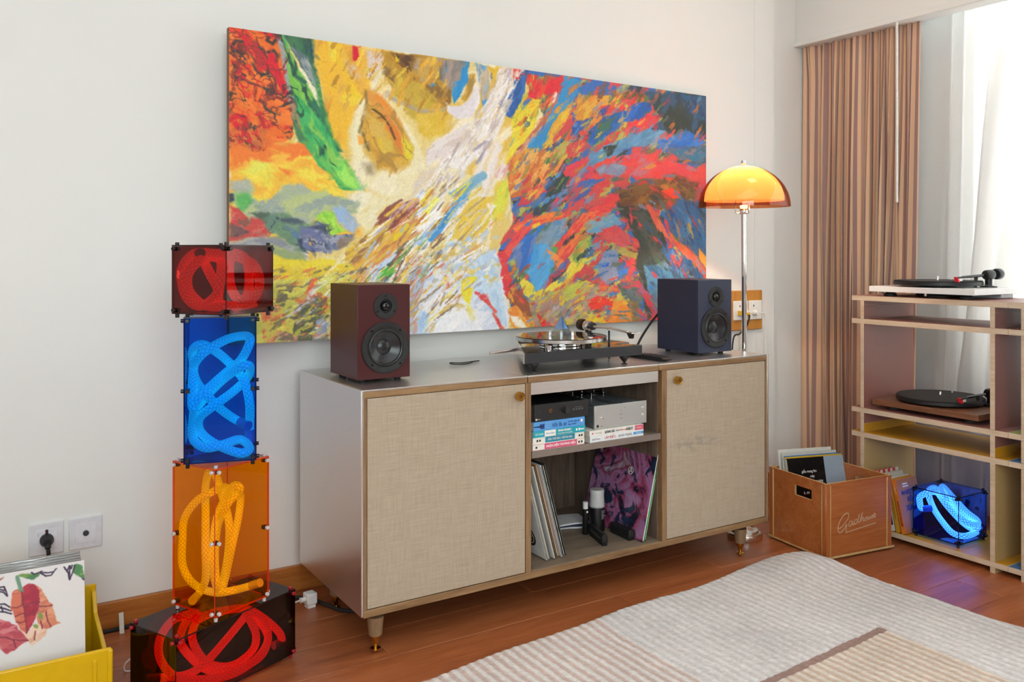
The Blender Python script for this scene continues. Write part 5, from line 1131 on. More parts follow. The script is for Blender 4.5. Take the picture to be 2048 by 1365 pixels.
def light_box(key, label, c, ang, w, d, h, z0, panel, edge, clampm, screwm, mids, foot):
    t = thing('acrylic_light_box', label, 'light box', (c[0], c[1], z0), R(ang), 'coloured acrylic light boxes')
    T = 0.003; hw, hd = w / 2, d / 2
    def pan(x0, x1, y0, y1, z0_, z1, ax):
        m = MB().box(x0, x1, y0, y1, z0_, z1)
        # faces order: bottom, top, -y, +x, +y, -x : the two broad faces clear, the rim as edge
        broad = {'z': (0, 1), 'y': (2, 4), 'x': (3, 5)}[ax]
        m.m = [0 if i in broad else 1 for i in range(6)]
        m.build('panel', [panel, edge], t)
    g = 0.0006
    pan(-hw, hw, -hd, -hd + T, g, h - g, 'y'); pan(-hw, hw, hd - T, hd, g, h - g, 'y')
    pan(-hw, -hw + T, -hd + T + g, hd - T - g, g, h - g, 'x'); pan(hw - T, hw, -hd + T + g, hd - T - g, g, h - g, 'x')
    pan(-hw + T + g, hw - T - g, -hd + T + g, hd - T - g, g, T, 'z'); pan(-hw, hw, -hd, hd, h - g + 0.0002, h + T, 'z')
    cs = 0.010
    def scr(par, p, ax, sgn):
        prof = [(0, 0), (0.0046, 0), (0.0048, 0.001), (0.0048, 0.0055), (0.0040, 0.0066), (0, 0.0066)]
        o = MB().lathe(prof if sgn > 0 else [(r, -z) for r, z in prof][::-1], 14, axis=ax).build('screw', screwm, par, p)
    ks = [(sx, sy, sz) for sx in (-1, 1) for sy in (-1, 1) for sz in (0, 1)]
    for sx, sy, sz in ks + [(sx, sy, k) for k in mids for sx in (-1, 1) for sy in (-1, 1)]:
        zc = T + g + cs / 2 if sz == 0 else (h - g - cs / 2 - 0.0004 if sz == 1 else h * sz)
        xc, yc = sx * (hw - T - cs / 2 - 0.0005), sy * (hd - T - cs / 2 - 0.0005)
        o = bx('corner_clamp', (-cs / 2, cs / 2, -cs / 2, cs / 2, -cs / 2, cs / 2), clampm, t, 0.0008, loc=(xc, yc, zc))
        scr(o, (sx * (cs / 2 + T + 0.0006), 0, 0), 'X', sx); 
        p = MB().lathe([(0, 0), (0.0046, 0), (0.0048, 0.001), (0.0048, 0.0055), (0.0040, 0.0066), (0, 0.0066)], 14, axis='-Y' if sy < 0 else 'Z')
        if sy > 0: p = MB().at((0, 0, 0), (R(-90), 0, 0)).lathe([(0, 0), (0.0046, 0), (0.0048, 0.001), (0.0048, 0.0055), (0.0040, 0.0066), (0, 0.0066)], 14)
        p.build('screw', screwm, o, (0, sy * (cs / 2 + T + 0.0006), 0))
        if sz == 1: MB().lathe([(0, 0), (0.0046, 0), (0.0048, 0.001), (0.0048, 0.0055), (0.0040, 0.0066), (0, 0.0066)], 14).build('screw', screwm, o, (0, 0, cs / 2 + T + 0.0006))
        if sz == 0: MB().lathe([(0, -foot), (0.0046, -foot), (0.0048, 0), (0, 0)], 14).build('screw', screwm, o, (0, 0, -zc))
    return t
def led_rope(key, label, c, ang, z0, mat, capm, r):
    pts = [tuple(k / 1000.0 for k in p) for p in ROPES[key]]
    t = thing('led_rope', label, 'rope light', (c[0], c[1], z0), R(ang), 'braided rope lights in the light boxes')
    sp_ = spline(pts, 6)
    MB().tube(sp_, r, 12, uvscale=48).build('braided_sleeve', mat, t)
    for a, b in ((sp_[0], sp_[3]), (sp_[-1], sp_[-4])):
        dr = (a - b).normalized()
        MB().tube([a - dr * 0.030, a + dr * 0.004], r * 1.12, 14).build('end_cap', capm, t)
    return t
CLRS = plain('cfc8c4', 0.15, 0.2); BLKC = plain('0d0d10', 0.3); BRNC = plain('3a1c16', 0.35); REDC = plain('9a1420', 0.25)
A_dark = acrylic('smoked_red_acrylic', (0.33, 0.045, 0.035, 1), 0.05)
A_org = acrylic('orange_acrylic', (1.0, 0.72, 0.03, 1), 0.015)
A_blue = acrylic('blue_acrylic', (0.03, 0.57, 0.96, 1), 0.025)
A_red = acrylic('red_acrylic', (0.56, 0.13, 0.11, 1), 0.05)
A_cube = acrylic('deep_blue_acrylic', (0.16, 0.44, 0.95, 1), 0.04)
B_dark = ('dark', (0.537, 2.2175), 24.8, 0.358, 0.171, 0.164, 0.0105)
B_org = ('orange', (0.5465, 2.2105), 24.7, 0.163, 0.160, 0.349, 0.190)
B_blue = ('blue', (0.541, 2.187), -15.6, 0.164, 0.164, 0.343, 0.5555)
B_red = ('red', (0.525, 2.103), 35.0, 0.163, 0.160, 0.157, 0.9105)
B_cube = ('cube', (2.977, 1.785), 0, 0.172, 0.172, 0.163, 0.0475)
def both(B, lab, panel, edge, cl, scw, mids, foot, rlab, rm, capm, r):
    light_box(B[0], lab, *B[1:], panel, edge, cl, scw, mids, foot)
    led_rope(B[0], rlab, B[1], B[2], B[6], rm, capm, r)
both(B_dark, 'wide smoked red acrylic box on the floor, bottom of the light box tower', A_dark, plain('1c0606', 0.2), BRNC, REDC, (), 0.0095,
     'glowing red braided rope coiled in the bottom floor box', rope_mat('red_rope', 'e8dcd8', 'b8a8a4', (1.0, 0.25, 0.18, 1), 5.0), plain('c8b8b4', 0.5), 0.0098)
both(B_org, 'tall orange acrylic box in the tower below the blue one', A_org, plain('d83a10', 0.2), BRNC, CLRS, (0.5,), 0.0110,
     'pale braided rope coiled inside the tall orange box', rope_mat('pale_rope', 'f2ece4', 'c4b8a8', (1.0, 0.9, 0.75, 1), 0.30), plain('dcd2c4', 0.5), 0.0094)
both(B_blue, 'tall blue acrylic box in the tower between red and orange boxes', A_blue, plain('062050', 0.2), BLKC, BLKC, (0.5,), 0.0100,
     'bright braided rope coiled inside the tall blue box', rope_mat('white_rope', 'f6f6f6', 'c4ccd0', (1.0, 1.0, 0.72, 1), 0.62), plain('8fa8c8', 0.5), 0.0110)
both(B_red, 'small red acrylic box topping the light box tower', A_red, plain('2a0606', 0.2), BLKC, BLKC, (), 0.0085,
     'glowing red braided rope coiled in the topmost tower box', rope_mat('red_rope_top', 'e8dcd8', 'b8a8a4', (1.0, 0.15, 0.10, 1), 1.15), plain('b86a60', 0.5), 0.0112)
M_out = plain('e0e0e6', 0.3)

# ------------------------------------------------------------------ floor lamp in the corner
lamp = thing('floor_lamp', 'chrome floor lamp with glowing amber dome shade beside the curtain', 'lamp', (2.447, 2.255, 0), 0, rot=(R(0.5), R(-0.75), 0))
MB().lathe([(0, 0), (0.062, 0), (0.064, 0.003), (0.064, 0.020), (0.060, 0.024), (0.050, 0.026), (0.048, 0.034), (0.026, 0.038), (0.012, 0.046), (0, 0.046)], 56).build('base', M_chrome, lamp)
MB().cyl((0, 0, 0.04), 0.0090, 1.165, 24).build('pole', M_chrome, lamp)
MB().lathe([(0, 1.196), (0.0145, 1.196), (0.0155, 1.200), (0.0155, 1.226), (0.0130, 1.230), (0, 1.230)], 28).build('lamp_holder', M_chrome, lamp)
for a in (20, 140, 260):
    ca, sa_ = math.cos(R(a)), math.sin(R(a))
    MB().tube(spline([(0.014 * ca, 0.014 * sa_, 1.202), (0.024 * ca, 0.024 * sa_, 1.199), (0.030 * ca, 0.030 * sa_, 1.208), (0.030 * ca, 0.030 * sa_, 1.250)], 5), 0.0024, 8).build('support_arm', M_chrome, lamp)
def dome(r, h, z0, n=18, t=0.0025):
    out = [(r * math.cos(a), z0 + h * math.sin(a)) for a in np.linspace(0, PI / 2, n)]
    inn = [((r - t) * math.cos(a), z0 + (h - t) * math.sin(a)) for a in np.linspace(PI / 2, 0, n)]
    out[-1] = (0, out[-1][1]); inn[0] = (0, inn[0][1])
    return out + inn + [out[0]]
RZ = 1.222
M_amber = acrylic('amber_acrylic', (0.87, 0.48, 0.25, 1), 0.05)
MB().lathe(dome(0.165, 0.152, RZ), 64).build('amber_shade', M_amber, lamp)
def opal():
    t = NT('opal_diffuser')
    nz = t.noise(t.coord(), 8, 2)
    c = t.ramp(nz, [(0.3, hx('bcb2a4')), (0.7, hx('c4bbae'))])
    d = t.n('ShaderNodeBsdfDiffuse'); t.set(d.inputs[0], c)
    tl = t.n('ShaderNodeBsdfTranslucent'); t.set(tl.inputs[0], c)
    m = t.n('ShaderNodeMixShader'); m.inputs[0].default_value = 0.6; t.set(m.inputs[1], d.outputs[0]); t.set(m.inputs[2], tl.outputs[0])
    return t.done(m.outputs[0])
MB().lathe(dome(0.143, 0.130, RZ + 0.022)[:18], 56).build('opal_diffuser', opal(), lamp)
MB().lathe([(0, RZ + 0.152), (0.006, RZ + 0.152), (0.004, RZ + 0.156), (0.0085, RZ + 0.160), (0.0095, RZ + 0.165), (0.0075, RZ + 0.171), (0, RZ + 0.173)], 24).build('finial', M_chrome, lamp)
tb = NT('warm_bulb'); eb = tb.n('ShaderNodeEmission'); eb.inputs[0].default_value = (1.0, 0.72, 0.42, 1); eb.inputs[1].default_value = 4.0
MB().lathe([(0, 0.0), (0.010, 0.002), (0.012, 0.012), (0.022, 0.030), (0.026, 0.045), (0.022, 0.060), (0.010, 0.069), (0, 0.071)], 24).build('bulb', tb.done(eb.outputs[0]), lamp, (0, 0, 1.262))
pl = bpy.data.lights.new('lamp_bulb_light', 'POINT'); pl.energy = 14.0; pl.color = (1.0, 0.80, 0.58); pl.shadow_soft_size = 0.012
plo = bpy.data.objects.new('lamp_bulb_light', pl); COL.objects.link(plo); plo.parent = lamp; plo.location = (0, 0, 1.343)

# ------------------------------------------------------------------ sockets and cables on the wall
def wall_plate(label, x, z, w, h, y=2.66):
    t = thing('wall_socket', label, 'socket', (x, y, z), 0, 'white wall sockets')
    bx('plate', (0, w, -0.007, 0, 0, h), plain('d9d8de', 0.35), t, 0.0015)
    bx('insert', (w * 0.19, w * 0.81, -0.0078, -0.0068, h * 0.19, h * 0.81), plain('dddce2', 0.35), t, 0.0008)
    return t
a = wall_plate('white wall socket with a black plug, leftmost on the wall', 0.1535, 0.2385, 0.083, 0.085)
bx('printed_mark', (0.020, 0.0245, -0.0081, -0.0076, 0.052, 0.060), plain('c4c4c8', 0.5), a)
b = wall_plate('white aerial socket right of the plugged wall socket', 0.2495, 0.2385, 0.0825, 0.085)
MB().lathe([(0.003, 0), (0.0075, 0), (0.0075, 0.004), (0.0062, 0.005), (0.0052, 0.0025), (0.003, 0.0025), (0.002, 0.004), (0, 0.004)], 28, axis='-Y').build('coaxial_jack', plain('4a4a50', 0.35, 0.3), b, (0.0415, -0.0078, 0.0425))
pg = thing('power_plug', 'black round power plug in the leftmost wall socket', 'plug', (0.1955, 2.6522, 0.2790))
MB().lathe([(0, 0), (0.0155, 0), (0.0170, 0.002), (0.0170, 0.011), (0.0150, 0.015), (0.0105, 0.030), (0.0085, 0.032), (0, 0.032)], 32, axis='-Y').build('body', M_black, pg)
MB().lathe([(0, 0), (0.0034, 0.0), (0.0034, 0.016), (0, 0.017)], 14, axis='Z').build('earth_pin_cap', plain('3a1a18', 0.4), pg, (0, -0.006, 0.012))
MB().tube(spline([(0, -0.022, -0.004), (0.001, -0.031, -0.014), (0.002, -0.034, -0.030), (0.002, -0.034, -0.06), (0.0, -0.030, -0.15), (0, -0.024, -0.262), (0.03, -0.020, -0.2745)], 6), [0.0078] * 7 + [0.0052] * 6 + [0.0045] * 24, 12).build('cord', M_black, pg)
sbd = thing('socket_board', 'varnished wooden board carrying two white sockets behind the lamp pole', 'socket board', (2.787, 2.656, 0.720))
bx('board', (0, 0.192, -0.012, 0, 0, 0.171), wood('socket_board_wood', 'a8681e', 'bf7f2c', 'cc9040', 'Z', 1.2, 0.35), sbd, 0.003)
for i, (x0, x1) in enumerate(((0.008, 0.096), (0.104, 0.182))):
    s_ = bx('socket_plate', (x0, x1, -0.019, -0.012, 0.044, 0.127), M_white, sbd, 0.002)
    xm = 0.045 if i == 0 else 0.130
    for (dx, z) in ((0, 0.105), ): MB().cyl((xm, -0.0188, z), 0.0035, 0.0006, 14, '-Y').build('pin_hole', M_black, s_)
    MB().box(xm - 0.0012, xm + 0.0012, -0.0195, -0.0188, 0.098, 0.106).build('pin_hole', M_black, s_)
yp = thing('yellow_plug', 'yellow flat plug in the left socket of the wooden board', 'plug', (2.787 + 0.052, 2.637, 0.720 + 0.075))
MB().prism([(-0.022, -0.010), (0.034, -0.008), (0.034, 0.001), (-0.004, 0.001), (-0.004, 0.010), (-0.022, 0.010)], -0.0, 0.022, axis='Y').build('body', plain('e3ae10', 0.4), yp, bevel=0.002)
MB().prism([(-0.003, 0.0012), (0.034, 0.0012), (0.034, 0.010), (-0.003, 0.010)], 0.002, 0.018, axis='Y').build('body_top', M_white, yp, bevel=0.001)
MB().tube(spline([(0.030, -0.012, -0.004), (0.028, -0.022, -0.018), (0.0, -0.030, -0.055), (-0.045, -0.034, -0.085), (-0.080, -0.030, -0.110), (-0.09, -0.028, -0.30)], 6), 0.0034, 10).build('cord', M_black, yp)
wp = thing('white_plug', 'small white plug with a hanging white cord in the right socket', 'plug', (2.787 + 0.128, 2.637, 0.720 + 0.074))
MB().lathe([(0, 0), (0.011, 0), (0.012, 0.002), (0.011, 0.016), (0.007, 0.024), (0, 0.024)], 20, axis='-Y').build('body', M_white, wp)
MB().tube(spline([(0, -0.018, 0), (0.020, -0.024, -0.001), (0.042, -0.022, -0.004), (0.058, -0.016, -0.035), (0.063, -0.014, -0.12), (0.062, -0.012, -0.30), (0.060, -0.012, -0.60)], 7), 0.0022, 8).build('cord', M_white, wp)
tag(MB().tube([(2.848, 2.652, 0.716), (2.848, 2.652, 0.55)], 0.0035, 8).build('wall_cable', plain('d8ccb8', 0.5)), 'thin pale cord running down the wall below the wooden socket board', 'cord')
M_wcord = plain('dcd8d4', 0.4)
tag(MB().tube(spline([(0.06, 2.634, 0.006), (0.20, 2.628, 0.006), (0.33, 2.630, 0.006), (0.50, 2.634, 0.006), (0.70, 2.626, 0.006), (0.80, 2.60, 0.006), (0.87, 2.575, 0.006), (0.905, 2.52, 0.006), (0.915, 2.46, 0.0125), (0.96, 2.40, 0.006), (1.10, 2.36, 0.006), (1.30, 2.38, 0.006)], 8), 0.0056, 10).build('floor_cable', M_rubber),
    'thick black cable along the baseboard behind the light boxes', 'cable')
ad = thing('white_adapter', 'white plug adapter on the floor by the back leg of the console', 'adapter', (0.862, 2.505, 0.0), R(8))
bx('body', (0, 0.032, -0.016, 0.016, 0.010, 0.043), M_white, ad, 0.003)
bx('base', (0.004, 0.028, -0.012, 0.012, 0.0, 0.010), M_white, ad)
MB().lathe([(0, -0.004), (0.008, -0.004), (0.006, 0.012), (0.0035, 0.018), (0, 0.018)], 16, axis='X').build('strain_relief', M_white, ad, (-0.012, 0, 0.026), (0, 0, 0))
MB().tube(spline([(0.0, 0, 0.026), (-0.020, 0, 0.026), (-0.045, -0.004, 0.022), (-0.09, -0.03, 0.006), (-0.13, -0.09, 0.0025), (-0.14, -0.12, 0.0025)], 7), 0.0023, 8).build('cord', M_wcord, ad)
tag(MB().tube(spline([(0.420, 2.345, 0.030), (0.390, 2.355, 0.036), (0.364, 2.360, 0.033), (0.347, 2.362, 0.018), (0.350, 2.362, 0.0025), (0.375, 2.355, 0.0025), (0.420, 2.350, 0.0025)], 7), 0.0020, 8).build('white_cable', M_wcord), 'thin white cord looping out left of the bottom red box', 'cord')
tag(MB().prism([(0, 0), (0.012, 0), (0.012, 0.058), (0, 0.056)], 0, 0.0006, axis='Y').build('tape_strip', plain('c9c5bc', 0.35), None, (0.370, 2.6045, 0.001), (R(-36), R(3), 0)), 'strip of pale tape hanging on the baseboard left of the light boxes', 'tape')

# ------------------------------------------------------------------ yellow record crate at lower left
yc = thing('yellow_record_crate', 'yellow plastic record crate standing at the lower left corner', 'crate', (-0.082, 2.170, 0))
M_yel = plain('dcb000', 0.34, 0, 0.5, 0.04, 30)
bx('front_panel', (0, 0.374, 0, 0.010, 0.004, 0.149), M_yel, yc, 0.004)
bx('front_rib', (0.334, 0.343, -0.004, 0.0005, 0.004, 0.130), M_yel, yc, 0.003)
bx('front_rib', (0.364, 0.376, -0.004, 0.006, 0.004, 0.147), M_yel, yc, 0.004)
bx('back_panel', (0.0, 0.374, 0.270, 0.280, 0.004, 0.208), M_yel, yc, 0.004)
MB().prism([(0.008, 0.006), (0.272, 0.006), (0.272, 0.196), (0.255, 0.196), (0.225, 0.150), (0.06, 0.125), (0.008, 0.135)], 0.362, 0.372, axis='X').build('side_panel', M_yel, yc, bevel=0.002)
MB().prism([(0.008, 0.006), (0.272, 0.006), (0.272, 0.196), (0.255, 0.196), (0.225, 0.150), (0.06, 0.125), (0.008, 0.135)], 0.002, 0.012, axis='X').build('side_panel', M_yel, yc, bevel=0.002)
bx('floor_panel', (0.004, 0.370, 0.006, 0.274, 0.0, 0.010), M_yel, yc)
G_Y = 'records in the yellow crate'
LS = 0.313
def front_record(label, x, y, z, lean, size, thick, mat, group, edge=None):
    t = thing('record_sleeve', label, 'record', (x, y, z), 0, group, (R(lean), 0, 0))
    MB().box(0, size, 0, thick, 0, size).build('sleeve', mat, t, bevel=0.0006, seg=1)
    bx('opening', (size - 0.001, size + 0.0003, thick * 0.25, thick * 0.75, 0.003, size - 0.003), edge or M_paper, t)
    return t
fr = front_record('white record sleeve printed with red watercolour leaves, front of the yellow crate', -0.066, 2.250, 0.0125, -6.0, LS, 0.0042, plain('e2e0e1', 0.35), G_Y)
M_leaf = painted('leaf_print', 0.35, 0.02, 200)
nL = 260
lim, LX, LY, LN = paint(1000, 1000, nL, nL, LEAF, 'e4e2e3', grain=0.012)
co = np.stack([LX / 1000 * LS, np.full_like(LX, -0.0004), LS - LY / 1000 * LS], -1)
grid_mesh('cover_print', co, lim, nL, nL, M_leaf, fr)
M_foil = NT('clear_sleeve_film'); nzf = M_foil.noise(M_foil.coord('Object', (4, 60, 60)), 1.0, 4)
M_foil = M_foil.done(M_foil.pbr(M_foil.ramp(nzf, [(0.35, hx('6f6b68')), (0.5, hx('a8a6a4')), (0.65, hx('d4d2d0'))]), 0.12, 0.35, M_foil.bump(nzf, 0.5, 0.004), 0.7))
for i, (lab, dz) in enumerate((('clear wrapped record right behind the leaf printed sleeve', 0.0), ('second clear wrapped record behind the leaf printed sleeve', 0.001), ('third clear wrapped record behind the leaf printed sleeve', 0.002), ('rearmost wrapped record in the yellow crate', 0.0045))):
    front_record(lab, -0.072 + 0.001 * i, 2.2600 + 0.0155 * i, 0.0125 + dz, -6.0 - 0.4 * i, LS + 0.0005, 0.0085, M_foil, G_Y, plain('8a5a50', 0.5))

# ------------------------------------------------------------------ shelf unit by the window
SX, SXB = 2.865, 3.176
M_plum = plain('8e5c52', 0.42, 0, 0.5, 0.05, 300); M_must = plain('c08a1c', 0.42, 0, 0.5, 0.05, 300); M_tan = plain('b89a66', 0.5, 0, 0.5, 0.05, 300)
M_grn = plain('8a9a52', 0.45); M_blu = plain('4a74a8', 0.45)
shelf = thing('shelf_unit', 'open plywood shelf unit with plum and mustard faces by the window', 'shelf', (0, 0, 0))
def ply(name, dims, face, parent, edges):
    # laminated board: broad faces coloured, rim bare plywood
    m = MB().box(*dims); m.m = [1 if i in edges else 0 for i in range(6)]
    return m.build(name, [face, M_ply], parent, bevel=0.0006, seg=1)
ZED, YED = (2, 3, 4, 5), (0, 1, 3, 5)
TB = 0.019
for z, f, xb in ((0.874, M_plum, SXB), (0.787, M_plum, SXB), (0.452, M_plum, SXB), (0.3605, M_must, SXB), (0.0185, M_must, SXB)):
    ply('board', (SX, xb, 1.5205, 2.106, z, z + TB), f, shelf, ZED)
for y0, y1 in ((2.0515, 2.0675), (1.5615, 1.5785)):
    for z0, z1, f in ((0.0, 0.0183, M_tan), (0.0377, 0.3603, M_tan), (0.3797, 0.412, M_must), (0.412, 0.4518, M_plum), (0.4712, 0.7868, M_plum), (0.8062, 0.8568, M_plum), (0.8568, 0.8738, M_plum)):
        if z0 == 0.0 : z0 = 0.0
        ply('upright', (SX - 0.0006, SXB, y0, y1, z0, z1), f, shelf, YED)
sh2 = thing('shelf_unit', 'neighbouring plywood shelf unit cut by the right edge of the photo', 'shelf', (0, 0, 0))
for z, f in ((0.874, M_plum), (0.787, M_plum), (0.452, M_grn), (0.3605, M_blu), (0.0185, M_blu)):
    ply('board', (SX, SXB, 0.93, 1.5195, z, z + TB), f, sh2, ZED)
for y0, y1 in ((1.462, 1.479), (0.98, 0.997)):
    for z0, z1, f in ((0.0, 0.0183, M_tan), (0.0377, 0.3603, M_tan), (0.3797, 0.4518, M_must), (0.4712, 0.7868, M_plum), (0.8062, 0.8738, M_plum)):
        ply('upright', (SX - 0.0006, SXB, y0, y1, z0, z1), f, sh2, YED)

def deck(label, loc, Wd, D, plinth_mat, arm, sled):
    # turntable whose front faces -x: width runs along -y
    t = thing('turntable', label, 'turntable', loc, R(-90))
    bx('plinth', (0, Wd, 0, D, 0.0165, 0.0370), plinth_mat, t, 0.0012)
    for x in (0.055, Wd - 0.055):
        for y in (0.05, D - 0.05):
            MB().lathe([(0, 0.0165), (0.017, 0.0165), (0.017, 0.011), (0.0225, 0.009), (0.0225, 0.001), (0.021, 0), (0, 0)], 24).build('foot', M_rubber, t, (x, y, 0))
    c = (Wd * 0.445, D * 0.50)
    MB().cyl((c[0], c[1], 0.0371), 0.062, 0.006, 36).build('sub_platter', M_black, t)
    MB().lathe([(0, 0), (0.146, 0), (0.149, 0.002), (0.149, 0.013), (0.146, 0.0145), (0, 0.0145)], 64).build('platter', M_black, t, (c[0], c[1], 0.0432))
    MB().lathe([(0, 0), (0.146, 0), (0.147, 0.001), (0.146, 0.0025), (0, 0.0025)], 64).build('slip_mat', plain('2a2624', 0.85), t, (c[0], c[1], 0.0578))
    MB().lathe([(0, 0), (0.0034, 0), (0.0034, 0.013), (0.002, 0.015), (0, 0.015)], 14).build('spindle', M_chrome, t, (c[0], c[1], 0.0604))
    MB().lathe([(0, 0), (0.0042, 0), (0.0030, 0.030), (0, 0.030)], 14).build('arm_lift', plain('c8c8c4', 0.3, 0.4), t, (0.165, D - 0.045, 0.0371))
    MB().lathe([(0, -0.012), (0.006, -0.012), (0.006, 0), (0, 0)], 14).build('bearing_cap', M_chrome, t, (c[0] + 0.01, 0.06, 0.0165))
    bx('motor_housing', (0.14, 0.30, 0.09, 0.16, 0.006, 0.0165), M_black, t, 0.002)
    # arm from the pivot at the far right corner to the headshell over the front of the platter
    p0 = Vector((Wd - 0.080, D - 0.070, 0.0820)); p1 = Vector((Wd - 0.095, 0.090, 0.0750)); dv = (p1 - p0).normalized()
    q = tuple(dv.to_track_quat('X', 'Z').to_euler())
    MB().lathe([(0, 0), (0.028, 0), (0.028, 0.004), (0.012, 0.006), (0.012, 0.036), (0, 0.036)], 24).build('tonearm_base', M_black, t, (p0.x, p0.y, 0.0371))
    MB().tube([p0, p0 + dv * 0.1, p1], [0.0052, 0.0048, 0.0042], 12).build('tonearm', plain('2a2a2c', 0.2, 0.5), t)
    MB().lathe([(0, -0.020), (0.015, -0.020), (0.0175, -0.016), (0.0175, 0.014), (0.014, 0.020), (0, 0.020)], 24, axis='X').build('bearing', M_black, t, tuple(p0), q)
    MB().lathe([(0, -0.013), (0.018, -0.013), (0.020, -0.009), (0.020, 0.009), (0.018, 0.013), (0, 0.013)], 28, axis='X').build('counterweight', plain('3a3b3d', 0.3, 0.5), t, tuple(p0 - dv * 0.050), q)
    hs = MB().box(-0.004, 0.034, -0.008, 0.008, -0.003, 0.002).build('headshell', M_black, t, tuple(p1), q, bevel=0.001)
    MB().box(0.008, 0.028, -0.0068, 0.0068, -0.0120, -0.0032).build('cartridge', plain('d8d4d0', 0.3), hs)
    MB().prism([(0.020, -0.0155), (0.029, -0.0155), (0.036, 0.003), (0.030, 0.003)], -0.0070, 0.0070, axis='Y').build('stylus_guard', plain('d0202a', 0.3), hs)
    w = p0 - dv * 0.0
    MB().tube(spline([p0 + dv * 0.06 + Vector((0, 0, -0.004)), p0 + dv * 0.062 + Vector((0.004, 0, -0.022)), p0 + dv * 0.03 + Vector((0.016, 0.0, -0.036)), p0 + Vector((0.018, 0, -0.040))], 5), 0.0012, 6).build('antiskate_wire', M_black, t)
    MB().cyl((p0.x - 0.012, p0.y - 0.062, 0.0371), 0.005, 0.040, 14).build('arm_rest', M_black, t)
    if sled: bx('rear_block', (Wd - 0.22, Wd - 0.02, D - 0.10, D - 0.02, 0.0005, 0.0165), sled, t, 0.002)
    return t
deck('white turntable with black platter on top of the shelf unit', (2.872, 2.036, 0.8930), 0.402, 0.300, plain('e9e6e4', 0.25, 0, 0.5, 0.02), None, plain('b8b8bc', 0.3))
deck('walnut turntable with black platter on the shelf below the white one', (2.880, 2.028, 0.4710), 0.402, 0.290, wood('walnut', '5a3826', '744a32', '8c5e42', 'X', 1.8, 0.4), None, None)
deck('dark navy turntable on the neighbouring shelf, cut by the photo edge', (2.900, 1.432, 0.8930), 0.402, 0.270, plain('23263a', 0.4), None, None)

# books standing on the lowest board, leaning to the left
G_SB = 'books leaning on the lowest shelf board'
def upright_book(label, y, lean, T, D, Hh, cover, face=None, x=SX + 0.004):
    # spine towards -x; front cover towards -y; leans to +y
    t = thing('book', label, 'book', (x, y, 0.0380 + T * math.sin(R(lean))), 0, G_SB, (R(-lean), 0, 0))
    m = MB().box(0, 0.0012, 0, T, 0, Hh).box(0.0012, D, 0, 0.0009, 0, Hh).box(0.0012, D, T - 0.0009, T, 0, Hh)
    m.build('cover', cover, t)
    bx('page_block', (0.0013, D - 0.003, 0.001, T - 0.001, 0.002, Hh - 0.002), M_paper, t)
    return t
SIDE = (R(90), R(0), R(-90))    # lettering on a spine that faces -x
UPS = (0, 0, 0)
M_oran = plain('dc7a26', 0.4)
t = upright_book('orange book facing the camera, its cover printed in dark blue capitals', 1.8830, 13.0, 0.0165, 0.125, 0.190, M_oran)
bx('cover_panel', (0.0014, 0.1245, -0.0005, 0.0002, 0.001, 0.189), plain('a86a44', 0.4), t)
Nb = plain('26296a', 0.4)
text('MARKETING', 0.0215, (0.068, -0.0008, 0.140), FRONT, Nb, t, 'CENTER', 0.80, bold=0.0006); text('KIỂU', 0.0215, (0.068, -0.0008, 0.115), FRONT, Nb, t, 'CENTER', 0.85, bold=0.0006)
text('XIAOMI', 0.0265, (0.076, -0.0008, 0.085), FRONT, Nb, t, 'CENTER', 0.95, bold=0.0008)
for z, w_ in ((0.171, 0.030), (0.162, 0.034)): bx('printed_mark', (0.034, 0.034 + w_, -0.0008, 0, z - 0.0025, z + 0.0025), plain('d8d0c8', 0.5), t)
def sp_text(t, s, y, z, size, mat, sx=1.0, **k):
    o = text(s, size, (-0.0004, y, z), (0, 0, 0), mat, t, 'LEFT', sx, **k)
    o.rotation_euler = Matrix(((0, 0, -1), (0, -1, 0), (-1, 0, 0))).to_euler(); return o
sp_text(t, 'MARKETING KIỂU', 0.0080, 0.115, 0.0090, plain('5a2a4a', 0.5), 0.72, bold=0.0002); sp_text(t, 'XIAOMI', 0.0080, 0.062, 0.0120, plain('6a2a3a', 0.5), 0.85, bold=0.0003)
sp_text(t, 'LÝ XUÂN HẢI', 0.0085, 0.175, 0.0070, plain('ecd8c0', 0.5), 0.8)
t = upright_book('mustard spined book between the orange book and the black and white one', 1.9080, 12.0, 0.0135, 0.130, 0.187, plain('c8922e', 0.45))
sp_text(t, 'TRẢI NGHIỆM BÁN LẺ ĐỘC ĐÁO', 0.0065, 0.128, 0.0070, plain('6a4a1a', 0.5), 0.78)
t = upright_book('white book with a black spine panel behind the mustard spined book', 1.9290, 10.5, 0.0150, 0.135, 0.186, plain('d8d4cc', 0.45))
bx('spine_panel', (-0.0004, 0.0005, 0.0004, 0.0146, 0.022, 0.105), M_black, t)
t = upright_book('cream book partly hidden behind the record crate corner', 1.9520, 10.0, 0.0160, 0.135, 0.196, plain('c9c3b4', 0.45))
t = upright_book('white book with red patterned top edge, rearmost on the lowest board', 1.9750, 9.5, 0.0170, 0.140, 0.203, plain('d6d0ca', 0.45))
for k in range(4): bx('printed_mark', (0.015 + 0.030 * k, 0.031 + 0.030 * k, -0.0006, 0.0172, 0.190, 0.2034), Rd, t)
both(B_cube, 'blue acrylic cube glowing on the lowest shelf board', A_cube, plain('06183a', 0.2), BLKC, BLKC, (), 0.0093,
     'glowing blue braided rope coiled in the shelf cube', rope_mat('bright_rope', 'f6f6f6', 'c4ccd4', (1.0, 0.80, 0.85, 1), 5.0, 0.06), plain('6a9ad8', 0.5), 0.0105)

